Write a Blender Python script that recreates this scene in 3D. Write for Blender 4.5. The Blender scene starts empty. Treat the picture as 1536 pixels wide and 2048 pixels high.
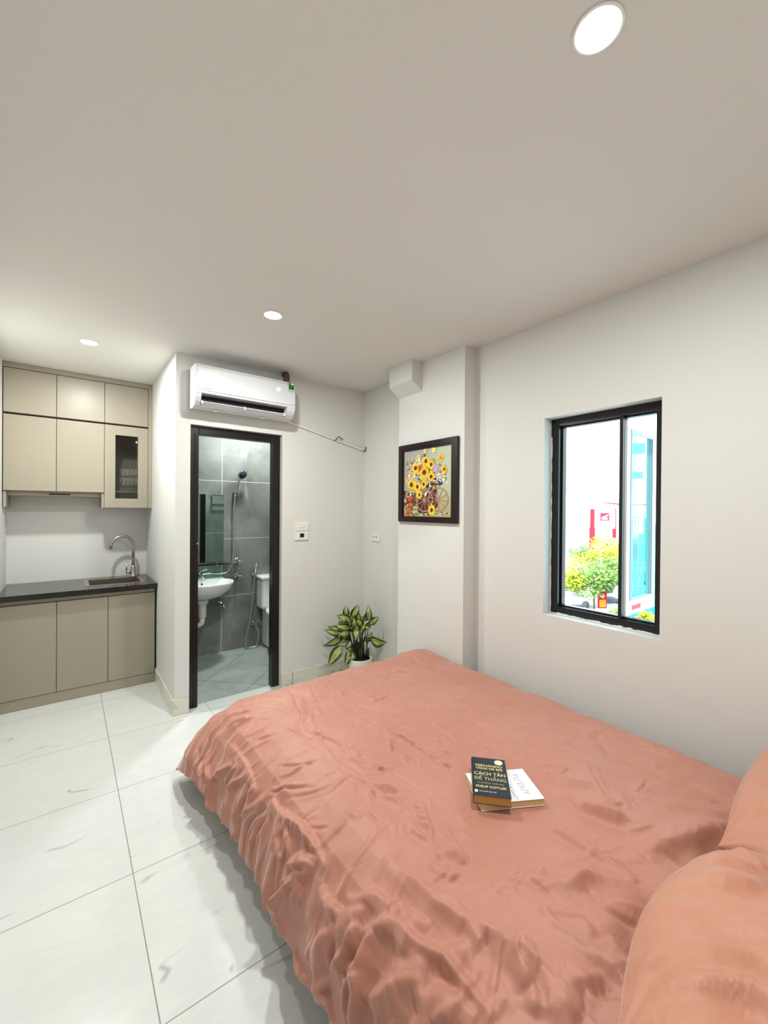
import bpy, bmesh, math, random
import numpy as np
from mathutils import Vector, Matrix

sc = bpy.context.scene
COL = sc.collection
random.seed(7)
PI = math.pi

# ------------------------------------------------------------------ materials
def s2l(c):
    return tuple(((v / 255) / 12.92) if v / 255 <= .04045 else (((v / 255) + .055) / 1.055) ** 2.4 for v in c)

def mat(name, rgb, rough=.5, metal=0., spec=.5, sheen=0., coat=0., emit=None, estr=0., trans=0., bump=None, vary=None, ior=1.45):
    """rgb: 0-255 sRGB; bump=(scale,strength,dist); vary=(scale,amount) mottles the colour"""
    m = bpy.data.materials.new(name); m.use_nodes = True
    nt = m.node_tree; b = nt.nodes['Principled BSDF']
    col = s2l(rgb) + (1,)
    b.inputs['Base Color'].default_value = col
    b.inputs['Roughness'].default_value = rough
    b.inputs['Metallic'].default_value = metal
    b.inputs['Specular IOR Level'].default_value = spec
    b.inputs['IOR'].default_value = ior
    if sheen: b.inputs['Sheen Weight'].default_value = sheen
    if coat:
        b.inputs['Coat Weight'].default_value = coat; b.inputs['Coat Roughness'].default_value = .08
    if emit:
        b.inputs['Emission Color'].default_value = s2l(emit) + (1,); b.inputs['Emission Strength'].default_value = estr
    if trans: b.inputs['Transmission Weight'].default_value = trans
    if vary or bump:
        tc = nt.nodes.new('ShaderNodeTexCoord')
    if vary:
        n = nt.nodes.new('ShaderNodeTexNoise'); n.inputs['Scale'].default_value = vary[0]; n.inputs['Detail'].default_value = 6
        mr = nt.nodes.new('ShaderNodeMapRange')
        mr.inputs[1].default_value = .3; mr.inputs[2].default_value = .7
        mr.inputs[3].default_value = 1 - vary[1]; mr.inputs[4].default_value = 1 + vary[1]
        mx = nt.nodes.new('ShaderNodeMix'); mx.data_type = 'RGBA'; mx.blend_type = 'MULTIPLY'; mx.inputs[0].default_value = 1
        nt.links.new(tc.outputs['Object'], n.inputs['Vector']); nt.links.new(n.outputs['Fac'], mr.inputs[0])
        mx.inputs[6].default_value = col; nt.links.new(mr.outputs[0], mx.inputs[7])
        nt.links.new(mx.outputs[2], b.inputs['Base Color'])
    if bump:
        n2 = nt.nodes.new('ShaderNodeTexNoise'); n2.inputs['Scale'].default_value = bump[0]; n2.inputs['Detail'].default_value = 5
        bp = nt.nodes.new('ShaderNodeBump'); bp.inputs['Strength'].default_value = bump[1]; bp.inputs['Distance'].default_value = bump[2]
        nt.links.new(tc.outputs['Object'], n2.inputs['Vector']); nt.links.new(n2.outputs['Fac'], bp.inputs['Height'])
        nt.links.new(bp.outputs['Normal'], b.inputs['Normal'])
    return m

class NT:
    """tiny node-building helper"""
    def __init__(s, name):
        s.m = bpy.data.materials.new(name); s.m.use_nodes = True
        s.t = s.m.node_tree; s.b = s.t.nodes['Principled BSDF']
    def n(s, typ, **kw):
        nd = s.t.nodes.new(typ)
        for k, v in kw.items(): setattr(nd, k, v)
        return nd
    def l(s, a, b): s.t.links.new(a, b)
    def math(s, op, a, b=None, c=None):
        nd = s.n('ShaderNodeMath', operation=op)
        for i, v in enumerate((a, b, c)):
            if v is None: continue
            if hasattr(v, 'is_linked'): s.l(v, nd.inputs[i])
            else: nd.inputs[i].default_value = v
        return nd.outputs[0]
    def mix(s, f, a, b, mode='MIX'):
        nd = s.n('ShaderNodeMix', data_type='RGBA', blend_type=mode)
        for i, v in ((0, f), (6, a), (7, b)):
            if hasattr(v, 'is_linked'): s.l(v, nd.inputs[i])
            elif isinstance(v, (int, float)): nd.inputs[i].default_value = v
            else: nd.inputs[i].default_value = s2l(v) + (1,)
        return nd.outputs[2]
    def rng(s, v, a, b, c=0., d=1.):
        nd = s.n('ShaderNodeMapRange'); nd.clamp = True
        s.l(v, nd.inputs[0])
        for i, x in enumerate((a, b, c, d)): nd.inputs[i + 1].default_value = x
        return nd.outputs[0]
    def pos(s):
        g = s.n('ShaderNodeNewGeometry'); return g.outputs['Position']
    def xyz(s, v):
        x = s.n('ShaderNodeSeparateXYZ'); s.l(v, x.inputs[0]); return x.outputs
    def noise(s, v, scale, detail=4., rough=.5, dist=0.):
        nd = s.n('ShaderNodeTexNoise'); nd.inputs['Scale'].default_value = scale
        nd.inputs['Detail'].default_value = detail; nd.inputs['Roughness'].default_value = rough; nd.inputs['Distortion'].default_value = dist
        if v is not None: s.l(v, nd.inputs['Vector'])
        return nd.outputs['Fac']
    def combine(s, x, y, z=0.):
        nd = s.n('ShaderNodeCombineXYZ')
        for i, v in enumerate((x, y, z)):
            if hasattr(v, 'is_linked'): s.l(v, nd.inputs[i])
            else: nd.inputs[i].default_value = v
        return nd.outputs[0]

def grid_lines(N, u, v, u0, v0, pu, pv, w):
    """returns (line mask 0..1, tile id x, tile id y)"""
    a = N.math('DIVIDE', N.math('SUBTRACT', u, u0), pu); b = N.math('DIVIDE', N.math('SUBTRACT', v, v0), pv)
    fa = N.math('ABSOLUTE', N.math('SUBTRACT', N.math('FRACT', N.math('ADD', a, .5)), .5))
    fb = N.math('ABSOLUTE', N.math('SUBTRACT', N.math('FRACT', N.math('ADD', b, .5)), .5))
    la = N.math('LESS_THAN', N.math('MULTIPLY', fa, pu), w / 2); lb = N.math('LESS_THAN', N.math('MULTIPLY', fb, pv), w / 2)
    return N.math('MAXIMUM', la, lb), N.math('FLOOR', a), N.math('FLOOR', b)

def marble_floor():
    N = NT('white_marble_floor_tile')
    x = N.xyz(N.pos())
    ln, ia, ib = grid_lines(N, x[0], x[1], .209, 1.261, .6, .6, .0035)
    # offset of the pattern per tile
    off = N.combine(N.math('MULTIPLY', ia, 3.7), N.math('MULTIPLY', ib, 5.3), 0)
    ad = N.n('ShaderNodeVectorMath', operation='ADD'); N.l(N.pos(), ad.inputs[0]); N.l(off, ad.inputs[1])
    mp = N.n('ShaderNodeMapping'); mp.inputs['Rotation'].default_value = (0, 0, math.radians(28)); mp.inputs['Scale'].default_value = (1., 2.6, 1)
    N.l(ad.outputs[0], mp.inputs[0])
    v = mp.outputs[0]
    n1 = N.noise(v, 1.3, 2, .5, .25)
    vein = N.rng(N.math('ABSOLUTE', N.math('SUBTRACT', n1, .5)), 0., .010, 1., 0.)
    msk = N.rng(N.noise(v, 4.3, 2, .5, 0), .57, .66)
    vein = N.math('MULTIPLY', vein, msk)
    n2 = N.noise(v, 3.1, 3, .6, 1.)
    soft = N.rng(N.math('ABSOLUTE', N.math('SUBTRACT', n2, .5)), 0., .09, .16, 0.)
    base = N.mix(soft, (206, 208, 205), (182, 188, 187))
    base = N.mix(N.math('MULTIPLY', vein, .62), base, (122, 128, 126))
    base = N.mix(ln, base, (128, 128, 122))
    N.l(base, N.b.inputs['Base Color'])
    N.b.inputs['Roughness'].default_value = .16
    N.l(N.rng(ln, 0, 1, .16, .6), N.b.inputs['Roughness'])
    return N.m

def skirting_mat():
    N = NT('beige_marble_skirting')
    n1 = N.noise(N.pos(), 3., 4, .5, 1.2)
    vein = N.rng(N.math('ABSOLUTE', N.math('SUBTRACT', n1, .5)), 0., .02, .5, 0.)
    x = N.xyz(N.pos())
    jn = N.math('MAXIMUM', N.math('LESS_THAN', N.math('ABSOLUTE', N.math('SUBTRACT', x[0], 1.455)), .0022), 0.)
    c = N.mix(vein, (214, 212, 200), (158, 156, 142)); c = N.mix(jn, c, (70, 68, 60))
    N.l(c, N.b.inputs['Base Color']); N.b.inputs['Roughness'].default_value = .2
    return N.m

def bath_wall_mat():
    N = NT('grey_stone_wall_tile')
    x = N.xyz(N.pos())
    h = N.math('ADD', x[0], N.math('MULTIPLY', x[1], 1.0))
    ln, ia, ib = grid_lines(N, h, x[2], 1.245 + 4.33, .53, .6, .585, .005)
    mp = N.n('ShaderNodeMapping'); mp.inputs['Rotation'].default_value = (0, .6, .4); N.l(N.pos(), mp.inputs[0])
    n1 = N.noise(mp.outputs[0], 2.2, 6, .6, .6)
    c = N.mix(N.rng(n1, .3, .72), (96, 96, 92), (146, 149, 145))
    m2 = N.n('ShaderNodeMapping'); m2.inputs['Rotation'].default_value = (0, .95, 0); m2.inputs['Scale'].default_value = (2.6, .25, .25); N.l(N.pos(), m2.inputs[0])
    n2 = N.noise(m2.outputs[0], 1.5, 2, .5, .15)
    vein = N.rng(N.math('ABSOLUTE', N.math('SUBTRACT', n2, .5)), 0., .012, .35, 0.)
    vein = N.math('MULTIPLY', vein, N.rng(N.noise(N.pos(), 3., 2), .5, .62))
    c = N.mix(vein, c, (190, 190, 182))
    c = N.mix(ln, c, (200, 205, 200))
    N.l(c, N.b.inputs['Base Color']); N.b.inputs['Roughness'].default_value = .35
    return N.m

def bath_floor_mat():
    N = NT('grey_bathroom_floor_tile')
    x = N.xyz(N.pos())
    u = N.math('MULTIPLY', N.math('ADD', x[0], x[1]), .70711); v = N.math('MULTIPLY', N.math('SUBTRACT', x[1], x[0]), .70711)
    ln, ia, ib = grid_lines(N, u, v, 3.26, 1.94, .42, .42, .005)
    c = N.mix(N.rng(N.noise(N.pos(), 5, 5, .6, .4), .3, .7), (142, 150, 147), (168, 175, 171))
    c = N.mix(ln, c, (84, 90, 88))
    N.l(c, N.b.inputs['Base Color']); N.b.inputs['Roughness'].default_value = .35
    return N.m

def granite_mat():
    N = NT('black_granite')
    n1 = N.noise(N.pos(), 260, 2, .6)
    c = N.mix(N.rng(n1, .55, .75), (14, 14, 14), (70, 70, 68))
    N.l(c, N.b.inputs['Base Color']); N.b.inputs['Roughness'].default_value = .12
    return N.m

def fabric_mat(name, rgb, rgb2):
    N = NT(name)
    g = N.n('ShaderNodeTexCoord').outputs['Object']
    n1 = N.noise(g, 3.0, 3, .5)
    c = N.mix(N.rng(n1, .3, .7), rgb, rgb2)
    N.l(c, N.b.inputs['Base Color'])
    N.b.inputs['Roughness'].default_value = .52
    N.b.inputs['Specular IOR Level'].default_value = .42
    N.b.inputs['Sheen Weight'].default_value = .40
    N.b.inputs['Sheen Roughness'].default_value = .35
    # fine crumple: ridged creases in two directions plus weave
    def ridged(rot, sy, sc, d):
        mp = N.n('ShaderNodeMapping'); mp.inputs['Rotation'].default_value = (0, 0, rot); mp.inputs['Scale'].default_value = (1, sy, 1); N.l(g, mp.inputs[0])
        return N.rng(N.math('ABSOLUTE', N.math('SUBTRACT', N.noise(mp.outputs[0], sc, 3, .5, d), .5)), 0., .16, 1., 0.)
    big = N.noise(g, 4., 3, .5)
    h = N.math('ADD', N.math('MULTIPLY', ridged(.75, 2.6, 5.5, .5), N.rng(big, .42, .6)), N.math('MULTIPLY', N.math('MULTIPLY', ridged(-.5, 2.2, 9., .6), N.rng(big, .62, .40)), .55))
    h = N.math('ADD', h, N.math('MULTIPLY', N.noise(g, 900, 2, .5), .03))
    bp = N.n('ShaderNodeBump'); bp.inputs['Strength'].default_value = .45; bp.inputs['Distance'].default_value = .004
    N.l(h, bp.inputs['Height']); N.l(bp.outputs['Normal'], N.b.inputs['Normal'])
    return N.m

def glass_mat(name, rgb, rough=.0, refl=.5):
    """thin architectural glass: tinted see-through plus fresnel reflection"""
    m = bpy.data.materials.new(name); m.use_nodes = True; t = m.node_tree; t.nodes.clear()
    o = t.nodes.new('ShaderNodeOutputMaterial'); tr = t.nodes.new('ShaderNodeBsdfTransparent'); gl = t.nodes.new('ShaderNodeBsdfGlossy')
    fr = t.nodes.new('ShaderNodeFresnel'); mx = t.nodes.new('ShaderNodeMixShader')
    tr.inputs[0].default_value = s2l(rgb) + (1,); gl.inputs['Roughness'].default_value = rough; fr.inputs[0].default_value = 1.5
    mu = t.nodes.new('ShaderNodeMath'); mu.operation = 'MULTIPLY'; mu.inputs[1].default_value = refl
    t.links.new(fr.outputs[0], mu.inputs[0])
    t.links.new(mu.outputs[0], mx.inputs[0]); t.links.new(tr.outputs[0], mx.inputs[1]); t.links.new(gl.outputs[0], mx.inputs[2]); t.links.new(mx.outputs[0], o.inputs[0])
    return m

def leaf_mat():
    N = NT('variegated_leaf')
    uv = N.n('ShaderNodeUVMap').outputs[0]; x = N.xyz(uv)     # x: 0..1 across (0.5 midrib), y along
    d = N.math('ABSOLUTE', N.math('SUBTRACT', x[0], .5))
    nz = N.noise(N.n('ShaderNodeTexCoord').outputs['Object'], 45, 3, .6)
    edge = N.math('ADD', d, N.math('MULTIPLY', N.math('SUBTRACT', nz, .5), .35))
    c = N.mix(N.rng(edge, .17, .32), (170, 186, 98), (38, 62, 20))
    rib = N.rng(d, 0., .045, 1., 0.)
    c = N.mix(rib, c, (70, 98, 36))
    st = N.math('ABSOLUTE', N.math('SINE', N.math('ADD', N.math('MULTIPLY', x[1], 28.), N.math('MULTIPLY', d, -30.))))
    c = N.mix(N.math('MULTIPLY', N.rng(st, 0., .4, 1., 0.), .5), c, (62, 92, 32))
    N.l(c, N.b.inputs['Base Color']); N.b.inputs['Roughness'].default_value = .35
    return N.m

def tree_mat(name, a, b, c3):
    N = NT(name)
    n = N.noise(N.n('ShaderNodeTexCoord').outputs['Object'], 3.5, 4, .7)
    c = N.mix(N.rng(n, .3, .55), a, b); c = N.mix(N.rng(n, .55, .7), c, c3)
    N.l(c, N.b.inputs['Base Color']); N.b.inputs['Roughness'].default_value = .7
    return N.m

M = {}
M['wall'] = mat('off_white_wall_paint', (211, 211, 208), .6, spec=.3)
M['ceiling'] = mat('white_ceiling_paint', (220, 218, 214), .7, spec=.2)
M['floor'] = marble_floor(); M['skirt'] = skirting_mat(); M['bwall'] = bath_wall_mat(); M['bfloor'] = bath_floor_mat()
M['black'] = mat('black_aluminium', (17, 16, 15), .28, spec=.5)
M['cab'] = mat('greige_laminate', (152, 145, 129), .36, spec=.5, bump=(320, .05, .001))
M['cab_in'] = mat('grey_carcass_board', (150, 146, 138), .6)
M['gap'] = mat('dark_joint', (40, 36, 30), .8)
M['granite'] = granite_mat()
M['steel'] = mat('brushed_steel', (176, 170, 158), .28, metal=1.)
M['chrome'] = mat('chrome', (210, 212, 214), .1, metal=1.)
M['white_pl'] = mat('glossy_white_plastic', (222, 223, 226), .22, spec=.5)
M['ac'] = mat('white_appliance_plastic', (200, 202, 205), .22, spec=.5)
M['grey_pl'] = mat('pale_grey_plastic', (205, 204, 200), .35)
M['switch'] = mat('warm_white_plastic', (224, 220, 208), .35)
M['dark'] = mat('black_plastic', (10, 10, 11), .45)
M['slot'] = mat('vent_black', (4, 4, 5), .7)
M['ceramic'] = mat('white_ceramic', (236, 238, 236), .12, spec=.6)
M['pipe_pl'] = mat('white_pvc', (226, 226, 220), .4)
M['foam'] = mat('brown_pipe_insulation', (92, 70, 66), .9)
M['wood'] = mat('dark_mahogany_frame', (30, 10, 8), .3, spec=.5, vary=(30, .3))
M['soil'] = mat('dark_soil', (22, 18, 14), .95, bump=(120, .8, .01))
M['pot'] = mat('white_glazed_pot', (226, 226, 216), .25)
M['stem'] = mat('dark_green_stem', (34, 44, 20), .5)
M['leaf'] = leaf_mat()
M['duvet'] = fabric_mat('terracotta_cotton_duvet', (171, 115, 97), (177, 123, 106))
M['pillow'] = fabric_mat('terracotta_cotton_pillow', (178, 122, 98), (184, 129, 106))
M['mattress'] = mat('white_mattress_ticking', (210, 206, 198), .8)
M['book_navy'] = mat('navy_book_cover', (22, 34, 44), .4)
M['book_white'] = mat('white_book_cover', (232, 238, 240), .45)
M['paper'] = mat('aged_paper_edge', (176, 132, 70), .8, bump=(500, .4, .002))
M['paper2'] = mat('cream_paper_edge', (206, 182, 132), .8)
M['gold'] = mat('gold_print', (206, 190, 120), .4)
M['sticker'] = mat('cream_sticker', (240, 238, 196), .5)
M['ink'] = mat('grey_print', (150, 160, 162), .6)
M['lens'] = mat('lit_lamp_lens', (255, 255, 255), .4, emit=(255, 250, 240), estr=28)
M['lamp_rim'] = mat('white_lamp_rim', (240, 240, 238), .4)
M['green'] = mat('green_label', (20, 110, 30), .5)
M['mirror'] = mat('mirror_silver', (196, 214, 204), .02, metal=1.)
M['shelf_glass'] = glass_mat('greenish_shelf_glass', (190, 226, 214), .0, 1.)
M['cab_glass'] = glass_mat('grey_cabinet_glass', (224, 222, 216), .02, .8)
M['win_glass'] = glass_mat('clear_window_glass', (250, 254, 253), .0, .25)
M['sash_glass'] = glass_mat('tinted_sash_glass', (214, 246, 246), .0, .25)
M['sash'] = mat('white_aluminium_sash', (226, 238, 244), .4)
M['seal'] = mat('grey_glazing_seal', (150, 160, 170), .6)
M['red'] = mat('red_sign_paint', (226, 24, 44), .5)
M['hose'] = mat('metal_hose', (206, 208, 206), .3, metal=.9)
M['shower_face'] = mat('dark_blue_shower_face', (40, 48, 66), .4)

# ------------------------------------------------------------------ mesh helpers
def B(): return bmesh.new()
def box(bm, a, b, mi=0, bev=0., seg=2):
    a = Vector(a); b = Vector(b)
    lo = Vector(map(min, a, b)); hi = Vector(map(max, a, b))
    tmp = bmesh.new()
    bmesh.ops.create_cube(tmp, size=1)
    for v in tmp.verts: v.co = Vector((lo[i] + (v.co[i] + .5) * (hi[i] - lo[i]) for i in range(3)))
    if bev: bmesh.ops.bevel(tmp, geom=list(tmp.edges), offset=min(bev, .45 * min(hi - lo)), segments=seg, profile=.5, affect='EDGES')
    merge(bm, tmp, mi)
def merge(bm, tmp, mi=0, M4=None):
    vm = {}
    for v in tmp.verts: vm[v] = bm.verts.new(M4 @ v.co if M4 else v.co)
    for f in tmp.faces:
        try:
            g = bm.faces.new([vm[v] for v in f.verts]); g.material_index = mi if mi >= 0 else f.material_index; g.smooth = f.smooth
        except ValueError: pass
    tmp.free()
def tube(bm, pts, r, n=10, mi=0, cap=True):
    """round tube along points; r is a number or one radius per point"""
    P = [Vector(p) for p in pts]; R = r if isinstance(r, (list, tuple)) else [r] * len(P)
    rings = []; up = None
    for i, p in enumerate(P):
        t = (P[min(i + 1, len(P) - 1)] - P[max(i - 1, 0)]).normalized()
        if up is None:
            up = Vector((0, 0, 1)) if abs(t.z) < .9 else Vector((1, 0, 0))
        s = t.cross(up)
        if s.length < 1e-5: s = t.orthogonal()
        s.normalize(); up = s.cross(t).normalized()
        rings.append([bm.verts.new(p + (s * math.cos(2 * PI * k / n) + up * math.sin(2 * PI * k / n)) * R[i]) for k in range(n)])
    for a, b in zip(rings, rings[1:]):
        for k in range(n):
            f = bm.faces.new([a[k], a[(k + 1) % n], b[(k + 1) % n], b[k]]); f.smooth = True; f.material_index = mi
    if cap:
        for rg in (rings[0][::-1], rings[-1]):
            try: f = bm.faces.new(rg); f.material_index = mi
            except ValueError: pass
def spline(pts, k=6):
    P = [Vector(p) for p in pts]; out = []
    for i in range(len(P) - 1):
        p0, p1, p2, p3 = P[max(i - 1, 0)], P[i], P[i + 1], P[min(i + 2, len(P) - 1)]
        for j in range(k):
            t = j / k
            out.append(.5 * ((2 * p1) + (p2 - p0) * t + (2 * p0 - 5 * p1 + 4 * p2 - p3) * t * t + (3 * p1 - p0 - 3 * p2 + p3) * t ** 3))
    return out + [P[-1]]
def lathe(bm, prof, c=(0, 0, 0), n=32, mi=0, axis='z', smooth=True, sx=1., sy=1.):
    c = Vector(c); rings = []
    for r, h in prof:
        ring = []
        for k in range(n):
            a = 2 * PI * k / n
            q = (r * math.cos(a) * sx, r * math.sin(a) * sy, h)
            if axis == 'y': q = (q[0], h, q[1])
            if axis == 'x': q = (h, q[0], q[1])
            ring.append(bm.verts.new(c + Vector(q)))
        rings.append(ring)
    for a, b in zip(rings, rings[1:]):
        for k in range(n):
            f = bm.faces.new([a[k], a[(k + 1) % n], b[(k + 1) % n], b[k]]); f.smooth = smooth; f.material_index = mi
    for rg in (rings[0][::-1], rings[-1]):
        try: f = bm.faces.new(rg); f.material_index = mi
        except ValueError: pass
def prism(bm, poly, axis, a, b, mi=0, bev=0.):
    """extrude a 2D polygon along an axis ('x': poly is (y,z); 'y': (x,z); 'z': (x,y))"""
    def P(p, h):
        return {'x': (h, p[0], p[1]), 'y': (p[0], h, p[1]), 'z': (p[0], p[1], h)}[axis]
    tmp = bmesh.new()
    A = [tmp.verts.new(P(p, a)) for p in poly]; Bv = [tmp.verts.new(P(p, b)) for p in poly]
    n = len(poly)
    tmp.faces.new(A[::-1]); tmp.faces.new(Bv)
    for i in range(n): tmp.faces.new([A[i], A[(i + 1) % n], Bv[(i + 1) % n], Bv[i]])
    bmesh.ops.recalc_face_normals(tmp, faces=tmp.faces)
    if bev: bmesh.ops.bevel(tmp, geom=list(tmp.edges), offset=bev, segments=2, profile=.5, affect='EDGES')
    merge(bm, tmp, mi)
def rframe(bm, axis, h0, h1, o, i, mi=0):
    """rectangular ring: outer o=(u0,v0,u1,v1), inner i, extruded along axis from h0 to h1"""
    def bx(u0, v0, u1, v1):
        if axis == 'x': box(bm, (h0, u0, v0), (h1, u1, v1), mi)
        elif axis == 'y': box(bm, (u0, h0, v0), (u1, h1, v1), mi)
        else: box(bm, (u0, v0, h0), (u1, v1, h1), mi)
    bx(o[0], o[1], i[0], o[3]); bx(i[2], o[1], o[2], o[3]); bx(i[0], o[1], i[2], i[1]); bx(i[0], i[3], i[2], o[3])

def wloc(o):
    v = Vector((0, 0, 0))
    while o is not None:
        v += o.location; o = o.parent
    return v
def obj(name, bm, m, parent=None, smooth=None, origin=None):
    """link a bmesh as ONE mesh object; coordinates in the bmesh are world coordinates"""
    bmesh.ops.recalc_face_normals(bm, faces=bm.faces)
    me = bpy.data.meshes.new(name)
    org = wloc(parent) if parent else Vector(origin) if origin else None
    if org is None:
        if bm.verts:
            lo = Vector((min(v.co[i] for v in bm.verts) for i in range(3))); hi = Vector((max(v.co[i] for v in bm.verts) for i in range(3)))
            org = Vector(((lo.x + hi.x) / 2, (lo.y + hi.y) / 2, lo.z))
        else: org = Vector((0, 0, 0))
    for v in bm.verts: v.co -= org
    bm.to_mesh(me); bm.free()
    for x in (m if isinstance(m, (list, tuple)) else [m]): me.materials.append(x)
    if smooth is not None:
        for p in me.polygons: p.use_smooth = smooth
    o = bpy.data.objects.new(name, me); COL.objects.link(o)
    if parent: o.parent = parent
    else: o.location = org
    return o
def thing(name, label, cat, loc, group=None):
    o = bpy.data.objects.new(name, None); COL.objects.link(o); o.location = loc; o.empty_display_size = .05
    o['label'] = label; o['category'] = cat
    if group: o['group'] = group
    return o
def tag(o, label, cat, group=None):
    o['label'] = label; o['category'] = cat
    if group: o['group'] = group
    return o
def struct(name, bm, m, parent=None, **kw):
    o = obj(name, bm, m, parent, **kw)
    if not parent: o['kind'] = 'structure'
    return o
def boxobj(name, a, b, m, parent=None, bev=0.):
    bm = B(); box(bm, a, b, 0, bev); return obj(name, bm, m, parent)
def text_bm(bm, s, size, M4, mi=0, depth=.0004, align='CENTER', sx=1., bold=0.):
    """lettering as flat raised mesh; M4 maps text plane (x right, y up) to world"""
    cu = bpy.data.curves.new('lettering', 'FONT'); cu.body = s; cu.size = size; cu.align_x = align; cu.align_y = 'CENTER'
    cu.extrude = depth; cu.offset = bold; cu.resolution_u = 3
    o = bpy.data.objects.new('lettering', cu); COL.objects.link(o)
    bpy.context.view_layer.update()
    dg = bpy.context.evaluated_depsgraph_get()
    me = bpy.data.meshes.new_from_object(o.evaluated_get(dg))
    tmp = bmesh.new(); tmp.from_mesh(me)
    for v in tmp.verts: v.co.x *= sx
    merge(bm, tmp, mi, M4)
    bpy.data.objects.remove(o); bpy.data.curves.remove(cu); bpy.data.meshes.remove(me)
def frame_m(o, x, y):
    x = Vector(x).normalized(); y = Vector(y).normalized(); z = x.cross(y)
    return Matrix(((x.x, y.x, z.x, o[0]), (x.y, y.y, z.y, o[1]), (x.z, y.z, z.z, o[2]), (0, 0, 0, 1)))
# ---- duvet base surface, shared by the tracing tool and the scene script
XI, YI = 0.80, 2.03           # inner flat rectangle of the bed top
_R = np.array([0, .05, .10, .18, .26, .34, .42, .50, .60, .70])
_O = np.array([0, .050, .098, .170, .222, .250, .266, .276, .284, .290])
_D = np.array([0, .004, .014, .048, .106, .178, .256, .335, .425, .425])
def duvet_base(Xf, Yf):
    a = np.maximum(0, XI - Xf); b = np.maximum(0, Yf - YI)
    h = np.hypot(a, b) + 1e-9
    r = (a ** 4 + b ** 4) ** .25
    cor = 2 * a * b / (h * h)
    out = np.interp(r, _R, _O); dn = np.interp(r, _R, _D)
    out = out * (1 + cor ** 2 * .52 * np.clip((r - .12) / .3, 0, 1))
    k = np.clip((Yf - 1.45) / .6, 0, 1) * np.clip((r - .1) / .3, 0, 1) * np.clip(1 - b / .5, 0, 1)
    out = out + .045 * k * k
    tip = cor ** 3 * np.clip((r - .43) / .15, 0, 1) ** 1.3
    out = out + .055 * tip; dn = dn - .010 * tip
    x = np.where(a > 0, XI - a / h * out, Xf)
    y = np.where(b > 0, YI + b / h * out, Yf)
    top = .452 + .010 * np.sin((Xf - .7) / 1.4 * np.pi).clip(0, 1)
    rw = np.maximum(0, Xf - 1.93) / .36                      # window-wall side
    x = np.where(rw > 0, 1.93 + .36 * np.interp(rw, _R, _O), x)
    top = top - .36 * np.interp(rw, _R, _D) * np.where(rw > 0, 1, 0)
    top = top + .030 * np.exp(-((Xf - 1.88) / .12) ** 2 - ((Yf - 2.06) / .12) ** 2)
    z = top - dn
    return x, y, np.maximum(z, .028)
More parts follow.
